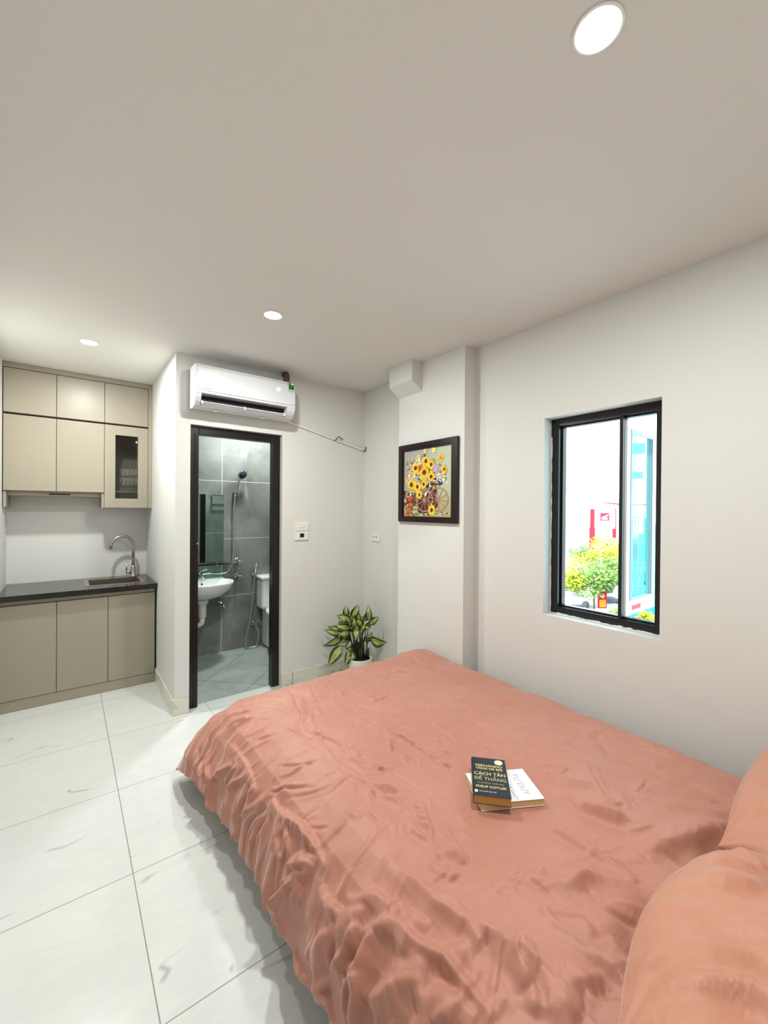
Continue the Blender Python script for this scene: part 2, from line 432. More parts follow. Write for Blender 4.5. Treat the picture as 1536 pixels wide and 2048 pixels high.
FOLDS = [
('c',.003,.006,[(596,1384),(644,1328),(692,1288),(740,1272),(780,1248)]),
('r',.006,.012,[(932,2096),(908,1960),(876,1832),(860,1752),(860,1704)]),
('r',.004,.01,[(940,1848),(892,1688)]),
('r',.004,.02,[(660,1728),(740,1664),(796,1656)]),
('c',.003,.007,[(892,1320),(924,1216),(980,1184)]),
('r',.005,.01,[(860,1224),(884,1136),(908,1064),(892,1000)]),
('r',.005,.01,[(828,1200),(844,1112),(884,1032)]),
('c',.002,.006,[(956,1848),(1052,1864),(1156,1856)]),
('c',.002,.006,[(1164,1688),(1252,1672),(1348,1688)]),
('r',.008,.02,[(500,2048),(580,1984),(660,1944),(708,1920)]),
('c',.004,.007,[(1364,1496),(1404,1424),(1428,1360),(1412,1248)]),
('r',.004,.008,[(1396,1392),(1404,1320),(1404,1256)]),
('r',.01,.02,[(1716,1808),(1724,1712),(1708,1584),(1716,1472),(1740,1344),(1780,1264),(1812,1184),(1804,1072),(1820,976),(1812,848)]),
('c',.003,.006,[(1188,1264),(1188,1168),(1204,1128),(1228,1096)]),
('c',.003,.006,[(1364,1144),(1356,1088),(1332,1024),(1332,992)]),
('c',.003,.008,[(1436,1016),(1428,952),(1444,904)]),
('c',.003,.005,[(1676,920),(1620,864)]),
('r',.007,.012,[(1348,864),(1388,848),(1380,808),(1404,768),(1460,696),(1428,648),(1428,600)]),
('r',.01,.013,[(1260,784),(1292,768),(1332,704),(1332,632),(1356,584),(1364,544)]),
('r',.011,.012,[(1156,784),(1164,744),(1156,696),(1172,640),(1172,576),(1188,520),(1188,488),(1180,448)]),
('c',.004,.008,[(972,816),(1036,808),(1108,808)]),
('c',.003,.006,[(892,1240),(964,1232)]),
('r',.005,.01,[(884,1128),(892,1056),(884,1008),(876,936),(884,896),(900,856)]),
('c',.003,.006,[(1068,1256),(1044,1200)]),
('c',.003,.006,[(1092,1368),(1028,1272)]),
('c',.003,.006,[(868,960),(884,920)]),
('r',.005,.01,[(948,840),(940,816),(964,800)]),
('r',.006,.01,[(1380,880),(1444,856),(1484,784)]),
('c',.003,.006,[(1580,776),(1524,712)]),
('c',.003,.006,[(1404,800),(1484,792)]),
('c',.002,.006,[(1516,1448),(1572,1408),(1628,1376)]),
('r',.004,.015,[(1484,1288),(1508,1128),(1532,984)]),
('r',.004,.015,[(1452,1168),(1492,1048),(1500,960)]),
('r',.004,.018,[(1604,1128),(1620,992),(1604,848)]),
('r',.004,.012,[(1372,1304),(1396,1176),(1396,1056)]),
('r',.009,.012,[(1228,760),(1284,728),(1316,664),(1340,600),(1356,560),(1364,512),(1444,448)]),
('r',.006,.01,[(1348,600),(1356,568),(1388,520),(1452,456)]),
('c',.004,.007,[(1316,544),(1340,512),(1380,488),(1404,480)]),
('c',.004,.006,[(1348,496),(1356,456)]),
('r',.016,.03,[(1628,360),(1516,392),(1412,424),(1324,456),(1260,464)]),
('v',.014,.03,[(1564,352),(1460,368),(1380,376),(1316,376)]),
('r',.01,.02,[(1452,376),(1396,384),(1348,384)]),
('r',.009,.014,[(956,656),(964,616),(1012,616),(1036,584),(1068,544),(1132,544)]),
('r',.01,.012,[(948,608),(1012,560),(1036,544),(1076,536),(1108,512),(1172,448)]),
('c',.004,.008,[(1044,520),(1044,496),(1028,472)]),
('c',.004,.008,[(1028,472),(1052,432),(1084,400)]),
('r',.006,.01,[(892,608),(900,568),(940,528),(964,488),(956,448)]),
('r',.008,.012,[(908,560),(900,504),(916,456),(924,424),(940,400),(948,376)]),
('r',.013,.015,[(796,544),(796,504),(788,464),(796,432),(804,400)]),
('r',.008,.014,[(812,456),(828,432),(860,408)]),
('r',.008,.014,[(844,464),(860,432),(884,400)]),
('r',.009,.015,[(828,408),(844,384),(884,360)]),
('r',.006,.012,[(1004,464),(1012,424),(1004,392)]),
('r',.006,.014,[(980,432),(972,400),(964,376)]),
('v',.014,.03,[(1196,400),(1124,400),(1052,400),(996,392),(940,376)]),
('v',.014,.03,[(916,376),(868,384),(820,384),(796,384)]),
('r',.008,.012,[(788,528),(764,496),(740,464),(716,456)]),
('r',.01,.02,[(756,448),(772,424),(772,392)]),
('r',.006,.018,[(1828,992),(1836,880),(1884,792),(1916,720),(1892,648),(1924,568),(2004,504),(1996,408)]),
('v',.012,.02,[(1804,872),(1716,744),(1732,648),(1732,568),(1756,496),(1764,424),(1796,384)]),
('v',.008,.012,[(1716,432),(1724,400),(1740,384)]),
('r',.006,.015,[(1524,616),(1556,568),(1580,504),(1612,440),(1668,384)]),
('c',.003,.006,[(1572,776),(1500,704),(1460,656)]),
('c',.004,.006,[(1516,648),(1492,608),(1452,560)]),
('c',.004,.006,[(1420,616),(1428,600),(1460,592)]),
('c',.003,.006,[(1556,592),(1660,600)]),
('r',.006,.012,[(1324,712),(1356,648),(1340,592),(1356,560)]),
('c',.003,.006,[(1564,848),(1548,808)]),
('r',.008,.016,[(588,2008),(636,1992),(692,1944)]),
('r',.012,.012,[(428,2056),(396,2000),(340,1912)]),
('r',.012,.012,[(484,2024),(428,1976),(396,1912)]),
('r',.011,.01,[(476,1832),(420,1880),(332,1888)]),
('r',.01,.01,[(516,1792),(476,1832),(428,1856)]),
('r',.01,.01,[(540,1728),(500,1760),(436,1792)]),
('r',.01,.01,[(548,1632),(500,1696),(436,1752)]),
('r',.008,.009,[(548,1544),(492,1584)]),
('c',.002,.008,[(628,1784),(684,1720),(740,1680)]),
('c',.005,.006,[(572,1464),(628,1400),(692,1320)]),
('c',.003,.006,[(644,1528),(700,1456),(756,1400)]),
('r',.006,.012,[(556,1904),(564,1792),(564,1712),(556,1624),(548,1552)]),
('r',.01,.014,[(444,2168),(404,2104),(356,2056)]),
('r',.012,.01,[(388,1936),(324,1904),(292,1832),(268,1760)]),
('r',.01,.009,[(436,1864),(364,1880),(324,1864),(276,1760)]),
('c',.006,.008,[(396,1744),(332,1760),(268,1760)]),
('c',.005,.007,[(540,1552),(492,1584),(460,1600)]),
('r',.006,.01,[(548,1472),(476,1536),(404,1616),(348,1656)]),
('c',.006,.008,[(548,1424),(476,1488),(412,1520),(364,1520),(300,1512)]),
('c',.006,.008,[(524,1408),(452,1448),(404,1456),(332,1464)]),
('r',.014,.013,[(572,1432),(564,1376),(572,1320),(596,1224),(596,1176),(596,1144),(588,1096),(580,1048)]),
('r',.009,.01,[(556,1344),(508,1312),(476,1248)]),
('r',.007,.009,[(564,1296),(532,1248),(508,1216)]),
('c',.005,.006,[(588,1224),(580,1192),(564,1200)]),
('r',.01,.012,[(492,1216),(532,1176),(556,1136),(572,1088)]),
('r',.01,.011,[(484,1216),(540,1136),(556,1088)]),
('r',.01,.011,[(436,1216),(492,1160),(540,1096)]),
('r',.011,.011,[(380,1224),(460,1168),(500,1128)]),
('r',.012,.011,[(340,1224),(396,1200),(460,1160)]),
('r',.012,.012,[(268,1264),(324,1288),(380,1296),(460,1312)]),
('r',.008,.01,[(332,1640),(276,1632),(260,1608)]),
('r',.01,.012,[(292,1528),(276,1456),(300,1368)]),
('c',.004,.006,[(604,1200),(628,1160),(652,1136)]),
('r',.012,.012,[(284,1224),(324,1232),(396,1208),(476,1152)]),
('r',.012,.012,[(300,1176),(348,1192),(404,1168),(484,1120)]),
('r',.012,.012,[(548,1032),(532,1008),(540,968),(548,928),(580,888),(604,856)]),
('r',.012,.014,[(572,944),(596,904),(620,880),(636,856),(644,816),(652,784)]),
('r',.014,.025,[(356,1024),(420,992),(492,944),(540,896),(588,856)]),
('c',.006,.008,[(420,920),(460,920),(500,920)]),
('r',.013,.012,[(420,912),(460,896),(500,872),(548,864),(572,856)]),
('r',.012,.012,[(428,904),(372,936),(348,944),(356,912),(332,880)]),
('r',.018,.013,[(476,856),(484,832),(500,824),(532,816),(564,816),(588,800)]),
('r',.014,.013,[(468,848),(436,832),(388,816)]),
('r',.014,.014,[(516,808),(492,792),(436,792),(404,800)]),
('r',.012,.014,[(564,840),(596,816),(612,800),(628,768)]),
('r',.013,.016,[(476,776),(516,744),(564,704)]),
('r',.01,.014,[(324,1104),(316,1056),(324,992)]),
('r',.008,.012,[(356,1000),(332,968)]),
('r',.02,.016,[(636,800),(636,776),(636,744),(636,712),(644,680),(660,640),(660,616),(660,584),(660,552),(660,528),(660,504)]),
('v',.01,.014,[(620,720),(628,680),(644,640),(644,608),(652,568),(652,536),(652,512)]),
('r',.014,.016,[(708,848),(724,800),(732,752),(748,712),(756,672),(748,632),(748,600),(748,592)]),
('r',.01,.014,[(716,744),(724,712),(732,680),(732,640)]),
('c',.006,.01,[(764,680),(756,640),(748,600),(748,576)]),
('r',.016,.015,[(772,656),(772,632),(772,592),(772,568),(780,536),(796,536),(788,504),(788,480)]),
('r',.011,.012,[(772,536),(756,504),(748,480)]),
('r',.007,.014,[(788,568),(804,560),(820,536),(804,512)]),
('r',.009,.02,[(564,736),(604,688),(628,656)]),
('r',.009,.02,[(540,720),(580,688),(612,640)]),
('r',.01,.018,[(572,656),(612,616),(620,592),(628,568),(636,528)]),
('r',.006,.012,[(812,712),(852,688),(900,648),(972,600)]),
('c',.006,.008,[(908,680),(916,640),(916,616)]),
('c',.005,.007,[(788,744),(828,744)]),
('r',.008,.014,[(572,600),(596,592),(620,568)]),
('r',.007,.012,[(668,768),(668,744),(684,704)]),
('r',.006,.02,[(668,648),(692,624),(716,600)]),
('c',.004,.006,[(852,1360),(876,1312),(900,1248),(940,1200)]),
('c',.004,.007,[(876,1240),(876,1168),(892,1120),(908,1072)]),
('r',.006,.008,[(876,1152),(892,1104),(884,1032)]),
('c',.005,.007,[(900,1056),(892,1008),(900,976)]),
('c',.005,.006,[(868,968),(884,920)]),
('r',.006,.008,[(924,992),(900,952),(876,904),(852,872)]),
('r',.005,.007,[(964,1008),(932,960)]),
('r',.006,.008,[(860,976),(836,920),(844,888),(844,840)]),
('r',.006,.008,[(908,920),(916,880),(900,832),(892,792)]),
('c',.005,.007,[(916,864),(908,832)]),
('c',.003,.008,[(828,1152),(812,1096)]),
('c',.003,.007,[(820,992),(788,944)]),
('r',.007,.02,[(724,920),(716,880),(724,832),(756,784)]),
('c',.007,.008,[(892,792),(876,752)]),
('r',.01,.012,[(820,824),(852,816),(876,792),(868,760)]),
('c',.006,.007,[(788,744),(820,744),(844,744)]),
('r',.007,.01,[(804,816),(780,776)]),
('r',.007,.01,[(812,792),(796,760)]),
('c',.004,.006,[(1060,1240),(1044,1200),(1036,1168)]),
('c',.003,.005,[(1108,1184),(1060,1136)]),
('c',.006,.007,[(1124,1176),(1116,1120),(1132,1080),(1124,1024),(1116,984)]),
('c',.004,.006,[(1220,1088),(1196,1040)]),
('r',.006,.01,[(844,1096),(868,1064),(860,1008)]),
('r',.005,.01,[(916,1008),(940,984)]),
('v',.01,.013,[(1700,2072),(1764,2056),(1764,1952),(1756,1864),(1748,1744),(1748,1656)]),
('c',.004,.006,[(1148,1904),(1140,1832),(1124,1736)]),
('c',.003,.007,[(1148,2056),(1140,1976)]),
('c',.004,.008,[(1188,1736),(1244,1664),(1348,1688)]),
('c',.005,.007,[(1124,1584),(1124,1448),(1108,1376),(1132,1336),(1124,1240),(1124,1168),(1132,1096),(1132,1064)]),
('r',.006,.01,[(956,1952),(916,1792),(892,1704)]),
('r',.006,.012,[(972,1824),(948,1720)]),
('c',.005,.007,[(836,1632),(852,1592),(868,1536),(884,1456),(876,1376)]),
('c',.003,.006,[(796,1568),(852,1568)]),
('r',.005,.007,[(900,1376),(908,1328)]),
('c',.004,.006,[(868,1312),(892,1240),(940,1208)]),
('c',.003,.005,[(1092,1368),(1020,1264)]),
('c',.004,.006,[(1188,1256),(1220,1208),(1236,1168)]),
('c',.004,.006,[(1188,1168),(1196,1128)]),
('c',.004,.008,[(1404,1392),(1404,1328)]),
('r',.006,.014,[(1540,2104),(1516,1992),(1500,1912),(1436,1848)]),
('r',.006,.012,[(1532,1960),(1572,1880)]),
]
# ------------------------------------------------------------------ camera
CZ = 1.418
cam = bpy.data.cameras.new('camera'); co = bpy.data.objects.new('camera', cam); COL.objects.link(co)
cam.sensor_fit = 'VERTICAL'; cam.sensor_height = 36; cam.sensor_width = 27; cam.lens = 14.598; cam.clip_start = .02; cam.clip_end = 500
co.matrix_world = Matrix(((.794768, -.003335, -.606904, 0), (-.606864, .008284, -.794762, 0), (.007678, .99996, .00456, CZ), (0, 0, 0, 1)))
sc.camera = co

# ------------------------------------------------------------------ room shell (metres; x along the door wall, y into the room)
XL, XR, YN, YD, YK, C = -.378, 2.15, -.45, 3.119, 4.40, 2.489
XE, XE2 = .588, .682
WY0, WY1, WZ0, WZ1 = .738, 1.322, .835, 1.945
bm = B(); box(bm, (XL - .1, YN - .1, -.1), (XR + .15, 3.20, 0)); box(bm, (XL - .1, 3.20, -.1), (XE + .05, YK + .1, 0)); struct('floor', bm, M['floor'])
bm = B(); box(bm, (XL - .1, YN - .1, C), (XR + .15, YK + .1, C + .1)); struct('ceiling', bm, M['ceiling'])
bm = B()
for a, b in (((YN - .1, 0), (WY0, C)), ((WY1, 0), (YK + .1, C)), ((WY0, 0), (WY1, WZ0)), ((WY0, WZ1), (WY1, C))):
    box(bm, (XR, a[0], a[1] - (.05 if a[1] == 0 else 0)), (XR + .15, b[0], b[1]))
struct('wall_right', bm, M['wall'])
bm = B(); box(bm, (XE2, YD, 2.008), (1.36, YD + .1, C)); box(bm, (1.36, YD, 0), (XR, YD + .1, C)); struct('wall_back', bm, M['wall'])
bm = B(); box(bm, (XE, YD, 0), (XE2, YK + .02, C)); struct('wall_partition', bm, M['wall'])
bm = B(); box(bm, (XL - .1, YK, 0), (XE, YK + .1, C)); struct('wall_kitchen', bm, M['wall'])
bm = B(); box(bm, (XL - .1, YN - .1, 0), (XL, YK, C)); struct('wall_left', bm, M['wall'])
bm = B(); box(bm, (XL, YN - .1, 0), (XR, YN, C)); struct('wall_front', bm, M['wall'])
bm = B(); box(bm, (2.04, 1.821, 0), (XR, 2.487, C)); struct('wall_column', bm, M['wall'])
bm = B(); prism(bm, [(2.04, C), (1.94, C), (1.94, 2.345), (2.04, 2.278)], 'y', 2.226, 2.486); struct('trim_1', bm, M['wall'])
# skirting
bm = B(); box(bm, (1.362, YD - .012, 0), (XR - .012, YD, .105)); struct('baseboard_back', bm, M['skirt'])
bm = B(); box(bm, (XE - .012, YD - .012, 0), (XE, 3.845, .105)); box(bm, (XE, YD - .012, 0), (XE2 - .004, YD, .105)); struct('baseboard_partition', bm, M['skirt'])
bm = B(); box(bm, (XR - .012, 2.49, 0), (XR, YD - .012, .105)); struct('baseboard_right', bm, M['skirt'])

# bathroom shell
YB = 4.33
bm = B(); box(bm, (XE2, 3.20, -.13), (XR, YB, -.03)); struct('floor_bathroom', bm, M['bfloor'])
bm = B(); box(bm, (XE2 - .05, YB, -.13), (XR, YB + .1, C)); struct('wall_bathroom_back', bm, M['bwall'])
bm = B(); box(bm, (XE2, 3.235, -.03), (XE2 + .012, YB, C)); struct('wall_bathroom_left', bm, M['bwall'])
bm = B(); box(bm, (XR - .012, 3.235, -.03), (XR, YB, C)); struct('wall_bathroom_right', bm, M['bwall'])
bm = B(); box(bm, (XE2 + .012, YD + .1, 2.008), (1.36, YD + .112, C)); box(bm, (1.36, YD + .1, -.03), (XR - .012, YD + .112, C)); struct('wall_bathroom_front', bm, M['bwall'])

# bathroom door frame
d = bpy.data.objects.new('door_1', None); COL.objects.link(d); d.location = (1.02, 3.16, 0); d['kind'] = 'structure'
bm = B(); y0, y1 = 3.158, 3.225
for x0, x1 in ((.684, .746), (1.300, 1.358)):
    box(bm, (x0, y0, 0), (x1, y1, 2.006), 0, .003)
box(bm, (.746, y0, 1.948), (1.300, y1, 2.006), 0, .003)
obj('frame', bm, M['black'], d)
bm = B(); box(bm, (.716, y0 - .006, 0.002), (.728, y0, 1.95), 0, .002); box(bm, (.735, y0 - .003, .002), (.745, y0, 1.95)); obj('door_stop', bm, M['black'], d)
bm = B(); lathe(bm, [(0, -.002), (.007, -.002), (.007, .002), (0, .002)], (.740, y0 - .004, 1.17), 10, axis='y'); obj('strike_plate', bm, M['chrome'], d)

# window
w = bpy.data.objects.new('window_1', None); COL.objects.link(w); w.location = (2.25, 1.03, WZ0); w['kind'] = 'structure'
fx0, fx1 = 2.222, 2.285
bm = B(); rframe(bm, 'x', fx0, fx1, (WY0 + .001, WZ0 + .001, WY1 - .001, WZ1 - .001), (WY0 + .046, WZ0 + .042, WY1 - .046, WZ1 - .042))
rframe(bm, 'x', fx0 + .028, fx1, (WY0 + .04, WZ0 + .036, WY1 - .04, WZ1 - .036), (WY0 + .056, WZ0 + .050, WY1 - .056, WZ1 - .050))
obj('window_frame', bm, M['black'], w)
bm = B(); box(bm, (fx0 + .006, .936, WZ0 + .04), (fx0 + .03, .953, WZ1 - .04), 0, .002); obj('mullion', bm, M['black'], w)
# rough white sealant along the frame
bm = B()
for a, b in (((WY0 + .01, WZ0 + .001), (WY1 - .002, WZ0 + .006)), ((WY1 - .008, WZ0), (WY1 - .001, WZ1 - .1))):
    n = 26
    for i in range(n):
        t0, t1 = i / n, (i + 1) / n
        if b[1] - a[1] < .1: box(bm, (fx0 - .006 - .006 * random.random(), a[0] + (b[0] - a[0]) * t0, a[1]), (fx0 + .004, a[0] + (b[0] - a[0]) * t1, a[1] + .003 + .006 * random.random()))
        else: box(bm, (fx0 - .003 * random.random(), a[0] + .004 * random.random(), a[1] + (b[1] - a[1]) * t0), (fx0 + .004, b[0], a[1] + (b[1] - a[1]) * t1))
obj('sealant', bm, M['white_pl'], w)
bm = B(); box(bm, (2.262, WY0 + .05, WZ0 + .046), (2.266, .927, WZ1 - .046)); obj('fixed_pane', bm, M['win_glass'], w)
# outward opened sash, hinged on the mullion
hx, hy, ex, ey = 2.262, .945, 2.640, .950
dv = Vector((ex - hx, ey - hy, 0)); SL = dv.length; dv.normalize(); nv = Vector((-dv.y, dv.x, 0))
def sash_m():
    return Matrix(((dv.x, nv.x, 0, hx), (dv.y, nv.y, 0, hy), (0, 0, 1, 0), (0, 0, 0, 1)))
sz0, sz1 = WZ0 + .05, WZ1 - .05
def sash_obj(name, tmp, m):
    bm = B(); merge(bm, tmp, -1, sash_m()); return obj(name, bm, m, w)
t = B(); rframe(t, 'y', -.016, .016, (0, sz0, SL, sz1), (.045, sz0 + .075, SL - .04, sz1 - .055)); sash_obj('sash', t, M['sash'])
t = B(); rframe(t, 'y', -.019, -.010, (.043, sz0 + .073, SL - .036, sz1 - .05), (.053, sz0 + .080, SL - .052, sz1 - .072)); sash_obj('glazing_seal', t, M['seal'])
t = B(); box(t, (.045, -.003, sz0 + .074), (SL - .04, .003, sz1 - .054)); sash_obj('sash_pane', t, M['sash_glass'])
t = B(); box(t, (.075, -.0175, sz0 + .022), (.185, -.016, sz0 + .046)); sash_obj('red_sticker', t, M['red'])

# ------------------------------------------------------------------ kitchen
CX = [-.374, -.066, .243, .556]
YU, YL = 4.098, 3.829
def cabinet(name, label, cat, group, x0, x1, z0, z1, yf, yb, glass=None, ct=None):
    g = .0016
    t = thing(name, label, cat, ((x0 + x1) / 2, (yf + yb) / 2, z0), group)
    bm = B(); y0 = yf + .02; th = .016; zd, z1 = z1, ct or z1
    a, b = x0 + .0004, x1 - .0004
    box(bm, (a, y0, z0), (a + th, yb, z1)); box(bm, (b - th, y0, z0), (b, yb, z1))
    box(bm, (a + th, y0, z0), (b - th, yb, z0 + th)); box(bm, (a + th, y0, z1 - th), (b - th, yb, z1)); box(bm, (a + th, yb - .006, z0 + th), (b - th, yb, z1 - th))
    obj('carcass', bm, M['cab'] if not glass else M['cab_in'], t)
    z1 = zd
    bm = B()
    if glass:
        rframe(bm, 'y', yf, yf + .018, (x0 + g, z0 + g, x1 - g, z1 - g), glass)
        dr = obj('door', bm, M['cab'], t)
        bm = B(); box(bm, (glass[0], yf + .008, glass[1]), (glass[2], yf + .012, glass[3])); obj('glass_pane', bm, M['cab_glass'], dr)
    else:
        box(bm, (x0 + g, yf, z0 + g), (x1 - g, yf + .018, z1 - g), 0, .0012, 1); obj('door', bm, M['cab'], t)
    return t
pos = ['left end', 'middle', 'right end']
for i, s in enumerate(('leftmost small greige cabinet of the top row under the ceiling', 'middle small greige cabinet of the top row, downlight glow on its door', 'small greige cabinet of the top row right above the glass-fronted one')):
    cabinet('top_cabinet', s, 'cabinet', 'small top row kitchen cabinets', CX[i], CX[i + 1], 2.118, 2.446, YU, YK - .002)
wl = []
for i, s in enumerate(('tall greige wall cabinet at the left end, plain closed door', 'tall greige wall cabinet with plain door beside the glass-fronted cabinet')):
    t = cabinet('wall_cabinet', s, 'cabinet', 'tall plain kitchen wall cabinets', CX[i], CX[i + 1], 1.542, 2.106, YU, YK - .002); wl.append(t)
cabinet('glass_cabinet', 'greige wall cabinet with a narrow glass door showing a dish rack', 'cabinet', None, CX[2], CX[3], 1.42, 2.106, YU, YK - .002, (.318, 1.498, .481, 2.026))
t = thing('cabinet_surround', 'greige filler strips framing the kitchen wall cabinets below the ceiling', 'cabinet trim', (.1, YU, 1.42))
bm = B(); box(bm, (XL + .001, YU, 2.449), (XE - .001, YU + .02, C - .001)); obj('top_filler', bm, M['cab'], t)
bm = B(); box(bm, (.5575, YU, 1.42), (XE - .001, YU + .02, 2.449)); obj('side_filler', bm, M['cab'], t)
bm = B(); box(bm, (CX[0] + .001, YU + .03, 2.107), (CX[3], YU + .05, 2.117)); obj('shadow_gap', bm, M['gap'], t)
t = thing('range_hood', 'slim greige hood recess under the two plain wall cabinets', 'range hood', (-.07, 4.2, 1.42))
for x in (CX[0] + .001, CX[2] - .018): boxobj('side_panel', (x, YU + .012, 1.42), (x + .017, YK - .002, 1.541), M['cab'], t)
bm = B(); box(bm, (CX[0] + .018, YU + .05, 1.508), (CX[2] - .018, YK - .002, 1.541)); obj('hood_body', bm, M['cab'], t)
bm = B(); box(bm, (-.11, YU + .046, 1.517), (.02, YU + .0505, 1.527)); obj('switch_slot', bm, M['dark'], t)

# dish rack in the glass cabinet
t = thing('dish_rack', 'chrome wire dish rack behind the narrow glass cabinet door', 'dish rack', (.40, 4.26, 1.58))
bm = B(); r = .0022
xa, xb = .268, .530
for z, ya, yb in ((1.70, 4.18, 4.36), (1.61, 4.18, 4.36)):
    for y in (ya, yb): tube(bm, [(xa, y, z), (xb, y, z)], .003, 6)
    for x in (xa, xb): tube(bm, [(x, ya, z), (x, yb, z)], .003, 6)
    for k in range(9):
        x = xa + (xb - xa) * (k + .5) / 9
        tube(bm, [(x, ya, z), (x, yb, z)], r, 6)
obj('wire_shelf', bm, M['chrome'], t)
for k in range(9):
    x = xa + (xb - xa) * (k + .5) / 9
    bm = B(); tube(bm, [(x, 4.2, 1.70), (x + .004, 4.2, 1.765)], r, 6); obj('prong', bm, M['chrome'], t)
    bm = B(); tube(bm, [(x, 4.2, 1.61), (x + .008, 4.2, 1.655)], r, 6); obj('prong', bm, M['chrome'], t)
for x in (xa, xb): 
    for y in (4.18, 4.36): bm = B(); tube(bm, [(x, y, 1.437), (x, y, 1.75)], .003, 6); obj('upright', bm, M['chrome'], t)
bm = B(); box(bm, (.37, 4.365, 1.50), (.52, 4.375, 1.77), 0, .004); obj('splash_panel', bm, M['white_pl'], t)
bm = B(); box(bm, (.31, 4.19, 1.55), (.50, 4.35, 1.565), 0, .004); obj('drip_tray', bm, M['white_pl'], t)

# base units
LX = [-.374, -.057, .255, .574]
for i, s in enumerate(('greige base cabinet at the left end of the worktop', 'middle greige base cabinet under the black worktop', 'greige base cabinet below the sink, beside the partition')):
    cabinet('base_cabinet', s, 'cabinet', 'kitchen base cabinets', LX[i], LX[i + 1], .078, .737, YL, YK - .002, None, .64)
t = thing('base_surround', 'greige plinth, rail and end panel around the base cabinets', 'cabinet trim', (.1, YL, 0))
bm = B(); box(bm, (XL + .003, YL + .004, .002), (LX[3], YL + .024, .076)); obj('plinth', bm, M['cab'], t)
bm = B(); box(bm, (XL + .003, YL + .010, .739), (LX[3], YL + .03, .768)); obj('top_rail', bm, M['cab'], t)
bm = B(); box(bm, (LX[3] + .001, YL - .002, .002), (XE - .0135, YL + .4, .768)); obj('end_panel', bm, M['cab'], t)
bm = B(); rframe(bm, 'z', .77, .81, (XL + .002, 3.79, XE - .001, YK - .001), (.135, 3.93, .497, 4.255)); tag(obj('worktop', bm, M['granite']), 'black polished stone worktop along the kitchen wall', 'worktop')
t = thing('kitchen_sink', 'stainless steel sink set into the black kitchen worktop', 'sink', (.31, 4.1, .66))
bm = B(); rframe(bm, 'z', .8101, .8145, (.112, 3.905, .515, 4.285), (.142, 3.938, .488, 4.243)); obj('rim', bm, M['steel'], t)
bm = B(); x0, x1, y0, y1, z0, z1, th = .137, .494, 3.933, 4.25, .65, .812, .004
box(bm, (x0, y0, z0), (x1, y1, z0 + th)); box(bm, (x0, y0, z0), (x0 + th, y1, z1)); box(bm, (x1 - th, y0, z0), (x1, y1, z1)); box(bm, (x0, y0, z0), (x1, y0 + th, z1)); box(bm, (x0, y1 - th, z0), (x1, y1, z1)); obj('bowl', bm, M['steel'], t)
bm = B(); lathe(bm, [(0, .655), (.04, .655), (.042, .658), (.03, .659), (.0, .656)], (.315, 4.09, 0), 20); obj('drain', bm, M['chrome'], t)
t = thing('kitchen_faucet', 'tall steel gooseneck faucet at the back of the kitchen sink', 'faucet', (.468, 4.262, .8145))
bm = B(); lathe(bm, [(.0, .8146), (.028, .8146), (.028, .822), (.021, .828), (.0205, .89), (.018, .905), (.012, .915), (0, .915)], (.468, 4.262, 0), 20); obj('body', bm, M['steel'], t)
bm = B(); pts = [(.468, 4.262, .91), (.468, 4.262, 1.075)]
for k in range(0, 11):
    a = PI * k / 10 * .93; pts.append((.468 - .084 * (1 - math.cos(a)), 4.262 - .02 * (1 - math.cos(a)) / 2, 1.085 + .09 * math.sin(a)))
pts.append((.298, 4.24, 1.065)); tube(bm, pts, .0115, 12); obj('spout', bm, M['steel'], t)
bm = B(); tube(bm, [(.45, 4.26, .855), (.415, 4.25, .857)], [.017, .016], 14); tube(bm, [(.418, 4.25, .86), (.414, 4.245, .93)], [.007, .005], 10); obj('lever', bm, M['steel'], t)

# ------------------------------------------------------------------ air conditioner
t = thing('air_conditioner', 'white wall air conditioner mounted above the bathroom door', 'air conditioner', (1.02, 3.1, 2.098))
full = [(3.117, 2.386), (2.968, 2.386), (2.938, 2.376), (2.922, 2.35), (2.918, 2.26), (2.918, 2.19), (2.928, 2.158), (2.945, 2.134), (2.975, 2.110), (3.04, 2.098), (3.117, 2.112)]
slot = [(3.117, 2.386), (2.968, 2.386), (2.938, 2.376), (2.922, 2.35), (2.918, 2.26), (2.918, 2.192), (2.920, 2.186), (3.0, 2.182), (3.0, 2.118), (2.966, 2.117), (2.98, 2.108), (3.04, 2.098), (3.117, 2.112)]
bm = B(); prism(bm, full, 'x', .672, .706, 0, .002); prism(bm, slot, 'x', .705, 1.311); prism(bm, full, 'x', 1.310, 1.374, 0, .002); obj('casing', bm, M['ac'], t)
bm = B(); prism(bm, [(2.966, 2.3885), (2.936, 2.379), (2.9165, 2.352), (2.9125, 2.26), (2.9125, 2.202), (2.9175, 2.202), (2.9175, 2.26), (2.9215, 2.35), (2.938, 2.3765), (2.966, 2.3865)], 'x', .676, 1.370); obj('front_panel', bm, M['ac'], t)
bm = B(); box(bm, (.707, 2.985, 2.1185), (1.309, 2.9995, 2.1815)); obj('outlet', bm, M['slot'], t)
bm = B(); prism(bm, [(2.940, 2.133), (2.943, 2.137), (2.974, 2.122), (2.971, 2.119)], 'x', .712, 1.304)
for x in (.715, 1.0, 1.30): box(bm, (x - .005, 2.945, 2.121), (x + .005, 2.985, 2.142))
obj('louver', bm, M['white_pl'], t)
bm = B(); text_bm(bm, 'Panasonic', .016, frame_m((.735, 2.9122, 2.217), (1, 0, 0), (0, 0, 1)), 0, .0003, 'CENTER', 1., .0005); obj('logo', bm, M['dark'], t)
bm = B(); text_bm(bm, '17', .034, frame_m((1.235, 2.9122, 2.300), (1, 0, 0), (0, 0, 1)), 0, .0003); obj('display', bm, mat('lit_display', (255, 255, 255), .4, emit=(255, 255, 255), estr=3), t)
